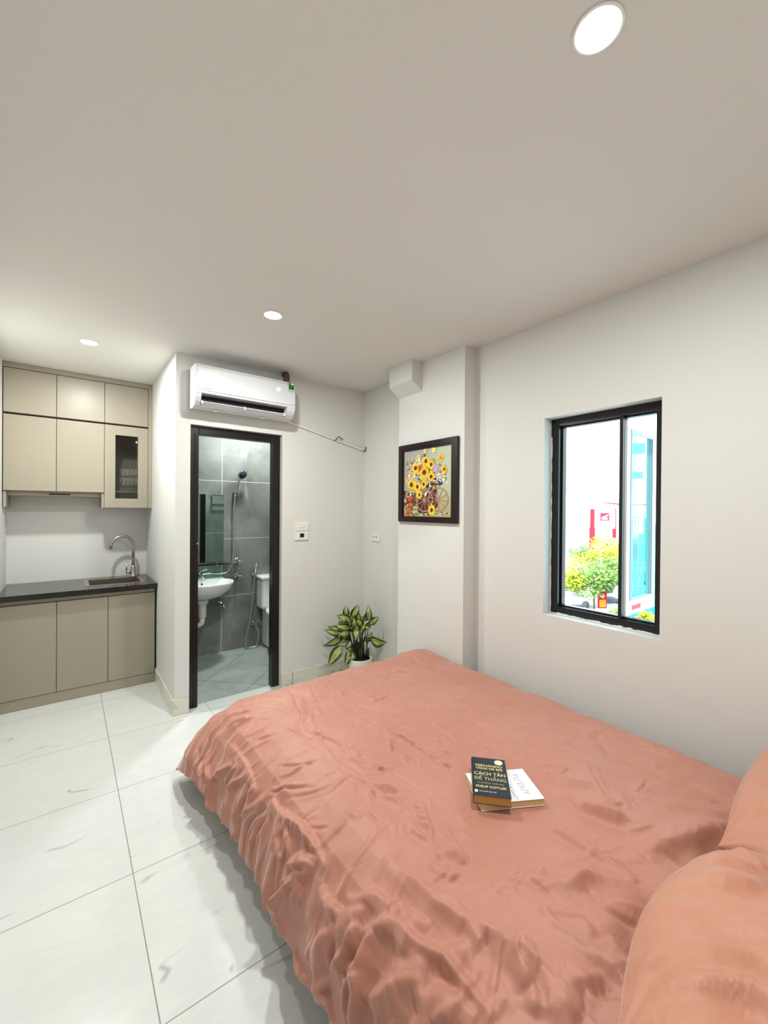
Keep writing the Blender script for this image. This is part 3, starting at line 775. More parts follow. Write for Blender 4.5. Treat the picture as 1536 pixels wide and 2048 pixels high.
bm = B(); box(bm, (1.318, 2.9112, 2.305), (1.360, 2.9123, 2.367), 0); box(bm, (1.3205, 2.9108, 2.318), (1.3575, 2.9113, 2.350), 1); box(bm, (1.334, 2.9106, 2.353), (1.357, 2.9113, 2.364), 2); box(bm, (1.3205, 2.9108, 2.307), (1.3575, 2.9113, 2.316), 2)
obj('energy_label', bm, [mat('label_border', (70, 80, 60), .5), M['green'], M['white_pl']], t)
for x in (.82, 1.15): boxobj('bottom_clip', (x - .013, 3.0, 2.094), (x + .013, 3.03, 2.101), M['grey_pl'], t, .002)
bm = B(); tube(bm, [(1.350, 3.03, 2.389), (1.352, 3.03, 2.445), (1.356, 3.05, 2.468), (1.36, 3.085, 2.476)], .024, 12)
tag(obj('insulated_pipe', bm, M['foam']), 'short brown insulated pipe rising from the air conditioner', 'pipe')
t = thing('drain_pipe', 'thin white drain pipe sloping from the air conditioner to the corner', 'pipe', (1.75, 3.1, 1.95))
bm = B(); tube(bm, spline([(1.375, 3.098, 2.118), (1.45, 3.106, 2.108), (1.52, 3.107, 2.092), (1.68, 3.107, 2.058), (1.832, 3.107, 2.022), (2.0, 3.107, 1.987), (2.146, 3.107, 1.958)], 5), .0075, 10); obj('pipe', bm, M['pipe_pl'], t)
bm = B(); tube(bm, [(1.822, 3.098, 2.017), (1.838, 3.096, 2.016), (1.842, 3.09, 2.03), (1.856, 3.085, 2.048), (1.866, 3.085, 2.046), (1.898, 3.08, 2.025)], .0035, 8); obj('pipe_hook', bm, M['dark'], t)
bm = B(); tube(bm, [(2.125, 3.097, 1.950), (2.140, 3.092, 1.950), (2.146, 3.09, 1.958), (2.146, 3.09, 1.99)], .0035, 8); obj('pipe_hook', bm, M['dark'], t)

# wall plates
t = thing('light_switch', 'cream switch plate beside the bathroom door, upper of two plates', 'switch', (1.53, YD, 1.24))
bm = B(); box(bm, (1.468, YD - .012, 1.242), (1.590, YD - .0005, 1.312), 0, .004); obj('plate', bm, M['switch'], t)
for x in (1.515, 1.543): boxobj('rocker', (x - .010, YD - .016, 1.268), (x + .010, YD - .012, 1.286), M['switch'], t, .002)
t = thing('network_socket', 'white plate with a black data socket, under the switch plate', 'socket', (1.53, YD, 1.17))
bm = B(); box(bm, (1.468, YD - .012, 1.168), (1.590, YD - .0005, 1.2395), 0, .004); obj('plate', bm, M['white_pl'], t)
bm = B(); box(bm, (1.512, YD - .015, 1.190), (1.548, YD - .0115, 1.222), 0, .002); obj('jack', bm, M['dark'], t)
t = thing('power_outlet', 'white double power outlet low on the wall left of the painting', 'outlet', (XR, 2.93, 1.144))
bm = B(); box(bm, (XR - .011, 2.868, 1.144), (XR - .0005, 2.988, 1.214), 0, .004); obj('plate', bm, M['switch'], t)
for y in (2.955, 2.905):
    for dy in (-.008, .008): boxobj('pin_slot', (XR - .0125, y + dy - .002, 1.174), (XR - .0105, y + dy + .002, 1.190), M['dark'], t)

# downlights
for (x, y, l) in ((.933, .453, 'round lit ceiling downlight above the bed, nearest and largest'), (.899, 2.2, 'round lit ceiling downlight in front of the air conditioner'), (.11, 3.297, 'round lit ceiling downlight in front of the kitchen cabinets')):
    t = thing('downlight', l, 'ceiling light', (x, y, C), 'recessed ceiling downlights')
    bm = B(); lathe(bm, [(.046, C - .0005), (.052, C - .0005), (.053, C - .003), (.049, C - .005), (.0445, C - .003), (.0445, C - .0005)], (x, y, 0), 32); obj('rim', bm, M['lamp_rim'], t)
    bm = B(); lathe(bm, [(0, C - .002), (.0445, C - .002), (.0445, C - .0008), (0, C - .0008)], (x, y, 0), 32); obj('lens', bm, M['lens'], t)
# ------------------------------------------------------------------ bathroom fittings
t = thing('bathroom_mirror', 'frameless mirror above the bathroom washbasin', 'mirror', (1.06, YB, .89))
bm = B(); box(bm, (.84, YB - .005, .888), (1.262, YB - .0005, 1.562)); obj('backing', bm, M['grey_pl'], t)
bm = B(); box(bm, (.84, YB - .0075, .888), (1.262, YB - .0055, 1.562)); obj('silvered_glass', bm, M['mirror'], t)
t = thing('glass_shelf', 'green-edged glass shelf between the bathroom mirror and basin', 'shelf', (1.06, YB - .06, .86))
bm = B(); box(bm, (.80, YB - .125, .868), (1.305, YB - .002, .876)); obj('shelf_plate', bm, M['shelf_glass'], t)
for x in (.92, 1.19):
    bm = B(); box(bm, (x - .013, YB - .05, .855), (x + .013, YB - .001, .888), 0, .004); obj('bracket', bm, M['chrome'], t)
# washbasin
bx, bz = 1.035, .725
t = thing('washbasin', 'white ceramic washbasin on the bathroom wall', 'washbasin', (bx, YB - .2, .3))
bm = B(); n = 40; rings = []
prof = [(.02, -.155, .55), (.10, -.15, .6), (.17, -.12, .75), (.225, -.07, .92), (.25, -.02, 1.0), (.255, 0, 1.0), (.243, .004, 1.0), (.225, -.006, .98), (.205, -.05, .9), (.15, -.1, .75), (.06, -.12, .5), (.015, -.122, .4)]
for rr, h, k in prof:
    ring = []
    for i in range(n):
        a = 2 * PI * i / n; c, s = math.cos(a), math.sin(a)
        y = YB - .20 + s * rr * .86 * (.78 if s > 0 else 1.)
        ring.append(bm.verts.new((bx + c * rr * 1.03, min(y, YB - .03), bz + h)))
    rings.append(ring)
for a, b in zip(rings, rings[1:]):
    for i in range(n): f = bm.faces.new([a[i], a[(i + 1) % n], b[(i + 1) % n], b[i]]); f.smooth = True
bm.faces.new(rings[0][::-1]); bm.faces.new(rings[-1])
box(bm, (bx - .22, YB - .085, bz - .07), (bx + .22, YB - .001, bz + .006), 0, .012)
obj('bowl', bm, M['ceramic'], t)
bm = B(); lathe(bm, [(0, 0), (.009, 0), (.009, .004), (0, .004)], (bx + .0, YB - .097, bz - .035), 14, axis='y'); obj('overflow', bm, M['dark'], t)
t = thing('basin_trap', 'white tapered waste pipe hanging below the washbasin', 'pipe', (bx, YB - .2, .3))
bm = B(); lathe(bm, [(0, .565), (.052, .565), (.05, .53), (.036, .515), (.034, .40), (.03, .395), (0, .395)], (bx - .02, YB - .2, 0), 20); obj('tailpiece', bm, M['pipe_pl'], t)
bm = B(); tube(bm, spline([(bx - .02, YB - .2, .398), (bx - .025, YB - .2, .345), (bx - .06, YB - .17, .318), (bx - .11, YB - .1, .33), (bx - .12, YB - .002, .34)], 5), .024, 12); obj('elbow', bm, M['pipe_pl'], t)
t = thing('basin_tap', 'chrome mixer tap at the back of the washbasin', 'faucet', (bx, YB - .06, bz))
bm = B(); lathe(bm, [(0, .731), (.026, .731), (.024, .74), (.021, .80), (0, .805)], (bx - .01, YB - .055, 0), 18); obj('body', bm, M['chrome'], t)
bm = B(); tube(bm, [(bx - .01, YB - .06, .765), (bx - .005, YB - .14, .772), (bx - .003, YB - .155, .755)], [.014, .011, .010], 12); obj('spout', bm, M['chrome'], t)
bm = B(); tube(bm, [(bx - .01, YB - .055, .803), (bx + .01, YB - .075, .822), (bx + .055, YB - .10, .832)], [.014, .009, .006], 10); obj('lever', bm, M['chrome'], t)
# shower
t = thing('hand_shower', 'chrome hand shower on its wall holder with a long hanging hose', 'shower', (1.36, YB, .75))
bm = B(); lathe(bm, [(0, -.03), (.014, -.03), (.014, 0), (0, 0)], (1.365, YB - .001, 1.59), 14, axis='y'); tube(bm, [(1.365, YB - .03, 1.575), (1.372, YB - .055, 1.615)], .018, 12); obj('holder', bm, M['chrome'], t)
bm = B(); tube(bm, [(1.362, YB - .05, 1.57), (1.375, YB - .06, 1.63), (1.39, YB - .075, 1.70), (1.40, YB - .09, 1.745)], [.010, .012, .011, .014], 12); obj('handle', bm, M['chrome'], t)
tmp = B(); lathe(tmp, [(0, .012), (.030, .010), (.048, .0), (.050, -.010), (.044, -.014), (0, -.014)], (0, 0, 0), 24)
Mh = Matrix.Translation((1.413, YB - .10, 1.768)) @ Matrix.Rotation(math.radians(-58), 4, 'X') @ Matrix.Rotation(math.radians(-14), 4, 'Y')
bm = B(); merge(bm, tmp, 0, Mh); hd = obj('shower_head', bm, M['chrome'], t)
tmp = B(); lathe(tmp, [(0, -.0145), (.042, -.0145), (.041, -.017), (0, -.017)], (0, 0, 0), 24); bm = B(); merge(bm, tmp, 0, Mh); obj('spray_face', bm, M['shower_face'], hd)
bm = B(); tube(bm, spline([(1.360, YB - .05, 1.565), (1.352, YB - .04, 1.40), (1.352, YB - .03, 1.15), (1.350, YB - .03, .95), (1.335, YB - .03, .84), (1.29, YB - .02, .775), (1.22, YB - .016, .765), (1.13, YB - .016, .775), (1.05, YB - .016, .772), (.97, YB - .016, .775)], 6), .0075, 10); obj('hose', bm, M['hose'], t)
for z, l in ((.885, 'upper chrome angle valve beside the shower hose'), (.735, 'lower chrome angle valve beside the washbasin rim')):
    t = thing('angle_valve', l, 'valve', (1.39, YB, z), 'chrome angle valves on the bathroom wall')
    bm = B(); lathe(bm, [(0, -.012), (.026, -.012), (.028, 0), (0, 0)], (1.385, YB - .001, z), 18, axis='y'); tube(bm, [(1.385, YB - .01, z), (1.385, YB - .055, z)], .013, 12); tube(bm, [(1.385, YB - .04, z), (1.385, YB - .04, z + .035)], .010, 10); obj('body', bm, M['chrome'], t)
    bm = B(); tube(bm, [(1.385, YB - .058, z), (1.42, YB - .062, z - .004), (1.462, YB - .064, z - .008)], [.008, .006, .005], 10); obj('lever', bm, M['chrome'], t)
t = thing('wall_tap', 'small chrome tap low on the tiles below the washbasin', 'faucet', (1.245, YB, .43))
bm = B(); lathe(bm, [(0, -.01), (.022, -.01), (.022, 0), (0, 0)], (1.245, YB - .001, .45), 16, axis='y'); tube(bm, [(1.245, YB - .008, .45), (1.245, YB - .07, .45), (1.250, YB - .09, .425)], [.013, .013, .012], 12); obj('body', bm, M['chrome'], t)
bm = B(); tube(bm, [(1.245, YB - .045, .46), (1.235, YB - .05, .485), (1.19, YB - .055, .49)], [.009, .006, .005], 10); obj('lever', bm, M['chrome'], t)
t = thing('bidet_sprayer', 'chrome bidet sprayer with a looped hose beside the toilet', 'bidet sprayer', (1.56, YB, 0))
bm = B(); box(bm, (1.548, YB - .035, .715), (1.584, YB - .001, .765), 0, .005); obj('holder', bm, M['chrome'], t)
bm = B(); tube(bm, [(1.568, YB - .045, .72), (1.573, YB - .05, .80), (1.580, YB - .055, .845), (1.594, YB - .075, .868)], [.010, .012, .012, .014], 12); obj('spray_gun', bm, M['chrome'], t)
bm = B(); tube(bm, spline([(1.567, YB - .045, .72), (1.562, YB - .04, .60), (1.545, YB - .04, .40), (1.515, YB - .05, .22), (1.475, YB - .06, .08), (1.475, YB - .07, .0), (1.510, YB - .08, -.022), (1.575, YB - .08, -.012), (1.605, YB - .07, .08), (1.595, YB - .06, .16)], 6), .0075, 10); obj('hose', bm, M['hose'], t)
t = thing('floor_valve', 'chrome angle valve low behind the looped bidet hose', 'valve', (1.585, YB, .2))
bm = B(); lathe(bm, [(0, -.01), (.022, -.01), (.022, 0), (0, 0)], (1.575, YB - .001, .215), 16, axis='y'); tube(bm, [(1.575, YB - .008, .215), (1.575, YB - .06, .215)], .013, 12); tube(bm, [(1.575, YB - .045, .215), (1.588, YB - .055, .165)], .010, 10); obj('body', bm, M['chrome'], t)
bm = B(); tube(bm, [(1.575, YB - .06, .23), (1.60, YB - .07, .255), (1.645, YB - .075, .225)], [.009, .007, .006], 10); obj('lever', bm, M['chrome'], t)
# towel rack on the inner side of the door wall (seen in the mirror)
t = thing('towel_rack', 'small chrome towel rack reflected in the bathroom mirror', 'towel rack', (1.56, 3.24, 1.58))
for z, y in ((1.61, 3.33), (1.585, 3.36)): bm = B(); tube(bm, [(1.42, y, z), (1.86, y, z)], .007, 10); obj('rail', bm, M['chrome'], t)
for x in (1.43, 1.85): boxobj('bracket', (x - .008, 3.232, 1.572), (x + .008, 3.365, 1.60), M['chrome'], t, .003)
# toilet
t = thing('toilet', 'white ceramic toilet in the bathroom, half hidden by the door frame', 'toilet', (1.75, 4.0, -.03))
bm = B(); box(bm, (1.60, YB - .185, .375), (1.945, YB - .004, .685), 0, .03, 4); obj('cistern', bm, M['ceramic'], t)
bm = B(); box(bm, (1.59, YB - .196, .687), (1.958, YB - .002, .722), 0, .012, 3); cl = obj('cistern_lid', bm, M['ceramic'], t)
bm = B(); lathe(bm, [(0, .722), (.022, .722), (.02, .729), (0, .730)], (1.76, YB - .10, 0), 18); obj('flush_button', bm, M['chrome'], cl)
bm = B(); rings = []; n = 32
for k, (h, rx, ry, cy) in enumerate([(-.03, .115, .19, 3.99), (.0, .11, .185, 3.99), (.12, .10, .17, 4.0), (.22, .12, .19, 3.97), (.30, .165, .235, 3.93), (.355, .185, .255, 3.91), (.372, .183, .252, 3.91)]):
    rings.append([bm.verts.new((1.76 + rx * math.cos(2 * PI * i / n), cy + ry * math.sin(2 * PI * i / n), h)) for i in range(n)])
for a, b in zip(rings, rings[1:]):
    for i in range(n): f = bm.faces.new([a[i], a[(i + 1) % n], b[(i + 1) % n], b[i]]); f.smooth = True
bm.faces.new(rings[0][::-1]); bm.faces.new(rings[-1])
box(bm, (1.66, 4.08, -.03), (1.86, YB - .01, .36), 0, .03, 3); obj('bowl', bm, M['ceramic'], t)
bm = B(); lathe(bm, [(0, .376), (.98, .376), (1., .384), (1., .40), (.96, .412), (0, .414)], (1.76, 3.915, 0), 36, sx=.19, sy=.262); obj('seat_lid', bm, M['ceramic'], t)

# ------------------------------------------------------------------ painting
t = thing('framed_painting', 'sunflower and cart-wheel painting in a dark wooden frame', 'painting', (2.03, 2.16, 1.334))
FY0, FY1, FZ0, FZ1 = 1.863, 2.463, 1.333, 1.906; CY0, CY1, CZ0, CZ1 = 1.919, 2.408, 1.373, 1.858
bm = B(); rframe(bm, 'x', 2.0175, 2.0395, (FY0, FZ0, FY1, FZ1), (CY0 - .012, CZ0 - .012, CY1 + .012, CZ1 + .012)); rframe(bm, 'x', 2.022, 2.0395, (CY0 - .013, CZ0 - .013, CY1 + .013, CZ1 + .013), (CY0, CZ0, CY1, CZ1)); obj('frame', bm, M['wood'], t)
PM = {k: mat('oil_' + k, c, .45, vary=(90, .25)) for k, c in dict(yellow=(238, 200, 60), yellow2=(226, 176, 40), lemon=(240, 226, 110), brown=(84, 44, 20), cart=(76, 34, 30), wheel=(168, 128, 112), green=(52, 84, 50), green2=(110, 134, 76), dkgreen=(36, 44, 28), white=(228, 222, 220), lilac=(176, 160, 190), orange=(202, 104, 48), red=(150, 52, 34), sand=(206, 190, 160)).items()}
keys = list(PM); NB = NT('oil_background')
xx = NB.xyz(NB.pos()); nz = NB.noise(NB.pos(), 9, 4, .6)
gy = NB.math('ADD', NB.rng(xx[1], CY0, CY1), NB.math('MULTIPLY', NB.math('SUBTRACT', nz, .5), .6))
gz = NB.math('ADD', NB.rng(xx[2], CZ0, CZ1), NB.math('MULTIPLY', NB.math('SUBTRACT', nz, .5), .5))
cb = NB.mix(NB.rng(gy, .2, .8), (178, 186, 160), (158, 158, 160)); cb = NB.mix(NB.rng(gz, .1, .45), (166, 158, 110), cb)
NB.l(cb, NB.b.inputs['Base Color']); NB.b.inputs['Roughness'].default_value = .5
pm = [NB.m] + [PM[k] for k in keys]; MI = {k: i + 1 for i, k in enumerate(keys)}
bm = B(); box(bm, (2.030, CY0, CZ0), (2.036, CY1, CZ1), 0)
lay = [0]; rp = random.Random(3)
def cpt(x, y):                     # sketch units -> canvas u (from the left), v (from the bottom)
    u = (x - 213) / 975; top = 440 - 145 * u; bot = 1755 + 40 * u
    return u, (bot - y) / (bot - top)
def P3(u, v): return (2.0298 - lay[0], CY1 - u * (CY1 - CY0), CZ0 + v * (CZ1 - CZ0))
def blob(u, v, ru, rv, k, n=9, jag=.25, rot=0.):
    lay[0] += .0000035; vs = []
    u, v = min(max(u, .01 + ru * .5), .99 - ru * .5), min(max(v, .01 + rv * .5), .99 - rv * .5)
    for i in range(n):
        a = 2 * PI * i / n + rot; s = 1 + jag * (rp.random() * 2 - 1)
        uu = min(max(u + ru * s * math.cos(a), .003), .997); vv = min(max(v + rv * s * math.sin(a), .003), .997)
        vs.append(bm.verts.new(P3(uu, vv)))
    f = bm.faces.new(vs); f.material_index = MI[k]
def stroke(u0, v0, u1, v1, w, k):
    lay[0] += .0000035; dx, dy = u1 - u0, v1 - v0; L = math.hypot(dx, dy) or 1; px, py = -dy / L * w / 2, dx / L * w / 2
    f = bm.faces.new([bm.verts.new(P3(min(max(a, .003), .997), min(max(b, .003), .997))) for a, b in ((u0 + px, v0 + py), (u0 - px, v0 - py), (u1 - px, v1 - py), (u1 + px, v1 + py))]); f.material_index = MI[k]
def flower(x, y, r, pet='yellow', ctr='brown', n=13):
    u, v = cpt(x, y); r = r / 975
    for ring, rr in ((0, 1.), (1, .8)):
        for i in range(n):
            a = 2 * PI * (i + .5 * ring) / n + rp.random() * .2; q = r * rr * (.85 + .3 * rp.random())
            lay[0] += .0000035
            pts = [(u + q * .25 * math.cos(a - .7), v + q * .25 * math.sin(a - .7)), (u + q * .75 * math.cos(a - .22), v + q * .75 * math.sin(a - .22)), (u + q * math.cos(a), v + q * math.sin(a)), (u + q * .75 * math.cos(a + .22), v + q * .75 * math.sin(a + .22)), (u + q * .25 * math.cos(a + .7), v + q * .25 * math.sin(a + .7))]
            f = bm.faces.new([bm.verts.new(P3(min(max(a_, .003), .997), min(max(b_, .003), .997))) for a_, b_ in pts]); f.material_index = MI[pet if rp.random() < .6 else 'yellow2' if pet == 'yellow' else pet]
    blob(u, v, r * .36, r * .36, ctr, 10, .15)
# cart body, foliage, scattered blossoms, wheels, sunflowers
for x, y, a, b in ((760, 1230, 170, 120), (620, 1480, 120, 220), (800, 1420, 130, 240), (640, 1640, 130, 70)):
    u, v = cpt(x, y); blob(u, v, a / 975, b / 1400, 'cart', 12, .2)
for _ in range(260):
    a = rp.random() * 2 * PI; q = rp.random() ** .6
    x = 620 + 400 * q * math.cos(a); y = 900 + 420 * q * math.sin(a); u, v = cpt(x, y)
    k = rp.choice(['green', 'green2', 'dkgreen', 'green2', 'lemon', 'white', 'yellow2', 'orange', 'lilac'])
    blob(u, v, .012 + .025 * rp.random(), .010 + .02 * rp.random(), k, 7, .4)
for _ in range(40):
    u, v = cpt(900 + 200 * (rp.random() - .5), 1060 + 110 * (rp.random() - .5)); blob(u, v, .03, .022, rp.choice(['dkgreen', 'cart', 'green']), 7, .4)
for _ in range(170):
    u, v = cpt(380 + 330 * (rp.random() - .5), 1500 + 480 * (rp.random() - .5)); blob(u, v, .012 + .02 * rp.random(), .01 + .02 * rp.random(), rp.choice(['green', 'green2', 'dkgreen', 'orange', 'red', 'sand', 'brown', 'white']), 7, .4)
for _ in range(70):
    u, v = cpt(270 + 190 * rp.random(), 640 + 560 * rp.random()); blob(u, v, .010 + .012 * rp.random(), .009 + .01 * rp.random(), rp.choice(['white', 'lilac', 'sand']), 7, .4)
for _ in range(40):
    u, v = cpt(850 + 260 * rp.random(), 850 + 230 * rp.random()); blob(u, v, .012 + .014 * rp.random(), .01 + .012 * rp.random(), rp.choice(['white', 'lilac', 'green2', 'lemon']), 7, .4)
for cx, cy, rx, ry in ((935, 1420, 190, 240), (665, 1430, 165, 235)):
    n = 30; w = .022
    for i in range(n):
        a0, a1 = 2 * PI * i / n, 2 * PI * (i + 1.1) / n
        p0 = cpt(cx + rx * math.cos(a0), cy + ry * math.sin(a0)); p1 = cpt(cx + rx * math.cos(a1), cy + ry * math.sin(a1)); stroke(*p0, *p1, w, 'wheel')
    for i in range(10):
        a0 = 2 * PI * i / 10 + .2; p0 = cpt(cx, cy); p1 = cpt(cx + rx * .95 * math.cos(a0), cy + ry * .95 * math.sin(a0)); stroke(*p0, *p1, .012, 'wheel')
    u, v = cpt(cx, cy); blob(u, v, .035, .035, 'wheel', 12, .1)
for _ in range(60):
    u, v = cpt(300 + 850 * rp.random(), 1690 + 70 * rp.random()); blob(u, v, .02, .010, rp.choice(['sand', 'white', 'sand', 'green2', 'brown']), 7, .4)
for f in ((985, 570, 60, 'yellow2', 'orange'), (545, 545, 40, 'lemon', 'green2'), (1055, 800, 60, 'yellow2', 'brown'), (690, 630, 85), (800, 700, 78), (470, 770, 100), (890, 780, 62, 'lilac', 'lilac'), (660, 860, 112), (800, 945, 82), (385, 1110, 100), (515, 1155, 85), (650, 1100, 70), (560, 1320, 66), (815, 1640, 85), (350, 1390, 50, 'orange', 'red'), (420, 1460, 46, 'red', 'brown'), (330, 1560, 50, 'orange', 'brown'), (320, 1690, 62, 'orange', 'red'), (490, 1620, 50, 'sand', 'brown'), (570, 760, 50, 'orange', 'red'), (850, 400, 46, 'lemon', 'lemon'), (680, 410, 36, 'lemon', 'green2')):
    flower(*f)
for f in bm.faces:
    f.normal_update()
    if f.normal.x > 0 and len(f.verts) != 4: f.normal_flip()
obj('canvas', bm, pm, t)

# ------------------------------------------------------------------ potted plant
PX, PY = 1.925, 2.83
t = thing('potted_plant', 'leafy green and cream houseplant in a white pot behind the bed', 'plant', (PX, PY, 0))
bm = B(); lathe(bm, [(0, .001), (.082, .001), (.086, .01), (.098, .195), (.098, .203), (.090, .203), (.084, .17), (0, .165)], (PX, PY, 0), 40); obj('pot', bm, M['pot'], t)
bm = B(); lathe(bm, [(0, .172), (.086, .172), (.084, .19), (.04, .198), (0, .2)], (PX, PY, 0), 24); obj('soil', bm, M['soil'], t)
vr = Vector((PX, PY, 0)); fw = vr.normalized(); rt = Vector((fw.y, -fw.x, 0))
DP = vr.length
def pp(zx, zy, dz=0.):            # sketch units on the plane through the plant -> metres
    k = .004128 / 9.035           # one sketch unit
    return Vector((PX, PY, .205)) + rt * (zx - 820) * k + Vector((0, 0, -(zy - 1125) * k)) + fw * dz
rl = random.Random(11)
LV = [((570, 400), (550, 180), 95, .02), ((670, 420), (785, 160), 110, .03), ((985, 480), (965, 155), 95, .0), ((860, 500), (945, 290), 85, .04), ((800, 480), (800, 310), 80, .02), ((650, 470), (390, 338), 110, .0), ((620, 600), (390, 500), 115, -.04), ((560, 640), (235, 550), 100, .02), ((520, 690), (168, 565), 90, -.03), ((520, 700), (150, 868), 120, .0), ((490, 900), (255, 1190), 150, -.06), ((620, 1000), (545, 1195), 95, -.08), ((690, 1010), (585, 1195), 100, -.05), ((985, 550), (1160, 395), 95, .03), ((1000, 790), (1305, 835), 150, .0), ((920, 760), (1035, 640), 85, -.03), ((765, 590), (740, 745), 130, -.09), ((880, 560), (1010, 560), 70, -.05), ((690, 580), (715, 400), 120, -.04), ((690, 640), (770, 500), 100, -.07), ((600, 560), (520, 380), 110, -.02), ((840, 560), (770, 420), 100, -.02), ((620, 680), (430, 640), 110, -.06), ((840, 640), (900, 470), 95, -.05), ((560, 500), (470, 470), 80, .05), ((880, 840), (1060, 740), 90, .05), ((740, 520), (640, 330), 90, .05), ((820, 560), (850, 380), 90, .03), ((560, 600), (440, 470), 100, .04), ((700, 620), (600, 450), 110, .0), ((780, 680), (860, 560), 90, -.05), ((560, 700), (320, 690), 105, -.02), ((900, 620), (1000, 480), 80, .05), ((640, 820), (560, 960), 80, -.02), ((740, 480), (700, 300), 85, .07), ((700, 690), (660, 560), 100, .05), ((560, 760), (470, 830), 80, -.03)]
ldata = []; sb = B()
for bs, tp, wd, dz in LV:
    b0 = pp(*bs, dz * .4); t0 = pp(*tp, dz)
    ax = t0 - b0; L = ax.length; wv = wd * .004128 / 9.035 / 2 * 1.3
    # blade width direction: mostly facing the viewer, tilted
    side = ax.cross(fw).normalized(); side = (side + fw * (rl.random() - .5) * .7).normalized()
    nrm = side.cross(ax).normalized()
    if nrm.dot(-fw) < 0: nrm = -nrm
    ldata.append((b0, ax, side, nrm, wv, rl.random()))
    base = Vector((PX + (rl.random() - .5) * .06, PY + (rl.random() - .5) * .06, .19)) + rt * ((bs[0] - 760) * .00012)
    mid = (base + b0) / 2 + Vector((0, 0, .035)) + rt * (-.01)
    tube(sb, spline([base, mid, b0], 5), [.0045] * 11 if False else .0034, 6)
for k, (dx, h) in enumerate(((-.045, .13), (-.03, .15), (-.05, .11), (-.015, .14), (.03, .11), (.055, .12), (.07, .09))):
    tube(sb, [(PX + dx * .9 * rt.x, PY + dx * .9 * rt.y, .185), (PX + dx * rt.x, PY + dx * rt.y, .19 + h)], [.012, .006], 8)
obj('stems', sb, M['stem'], t)
bm = B(); uvl = bm.loops.layers.uv.new('UVMap'); NS, NW = 12, 6
for b0, ax, side, nrm, wv, rnd in ldata:
    L = ax.length; rows = []
    for i in range(NS + 1):
        s = i / NS; wid = wv * (math.sin(PI * min(1, s * 1.02) ** .72) ** .85 if s < .98 else .02) + .0004
        ctr = b0 + ax * s + nrm * (L * .22 * math.sin(PI * s)) - Vector((0, 0, L * .10 * s * s))
        rows.append([(bm.verts.new(ctr + side * wid * (2 * j / NW - 1) - nrm * wid * .35 * abs(2 * j / NW - 1) ** 1.5 * -1 + nrm * .004 * math.sin(9 * s + 6 * rnd + j)), j / NW, s) for j in range(NW + 1)])
    for a, b in zip(rows, rows[1:]):
        for j in range(NW):
            q = [a[j], a[j + 1], b[j + 1], b[j]]
            f = bm.faces.new([v[0] for v in q]); f.smooth = True
            for lp, v in zip(f.loops, q): lp[uvl].uv = (v[1], v[2])
fo = obj('leaves', bm, M['leaf'], t)
# ------------------------------------------------------------------ bed
t = thing('bed', 'low double bed against the window wall, under the terracotta duvet', 'bed', (1.38, 1.0, 0))
bm = B(); box(bm, (.68, -.11, .002), (1.97, 2.06, .14), 0, .01); obj('base', bm, M['cab_in'], t)
bm = B(); box(bm, (.66, -.13, .142), (1.985, 2.10, .385), 0, .05, 4); obj('mattress', bm, M['mattress'], t)

DX, DY = np.arange(.312, 2.137, .004), np.arange(-.12, 2.535, .004)
XG, YG = np.meshgrid(DX, DY, indexing='ij')
ax_, ay_, az_ = duvet_base(XG, YG)
def nrm_of(x, y, z):
    P = np.stack([x, y, z], -1)
    du = np.gradient(P, axis=0); dv = np.gradient(P, axis=1)
    n = np.cross(du, dv); return n / (np.linalg.norm(n, axis=-1, keepdims=True) + 1e-12)
NR = nrm_of(ax_, ay_, az_)
H = np.zeros_like(XG)
def rnd_waves(x, y, lam, n, seed, ang=None, spread=PI):
    g = np.random.RandomState(seed); o = np.zeros_like(x)
    for _ in range(n):
        a = (g.rand() - .5) * spread * 2 if ang is None else ang + (g.rand() - .5) * spread
        k = 2 * PI / (lam * (.7 + .7 * g.rand())); o += np.sin(k * (x * math.cos(a) + y * math.sin(a)) + 6.3 * g.rand())
    return o / math.sqrt(n)
A_ = np.maximum(0, XI - XG); B_ = np.maximum(0, YG - YI)
side = np.clip((A_ - .06) / .25, 0, 1); foot = np.clip((B_ - .06) / .25, 0, 1)
flat = (1 - side) * (1 - foot)
H += flat * .0040 * rnd_waves(XG, YG, .34, 7, 1) + .0018 * rnd_waves(XG, YG, .12, 9, 2, .9, 1.2)
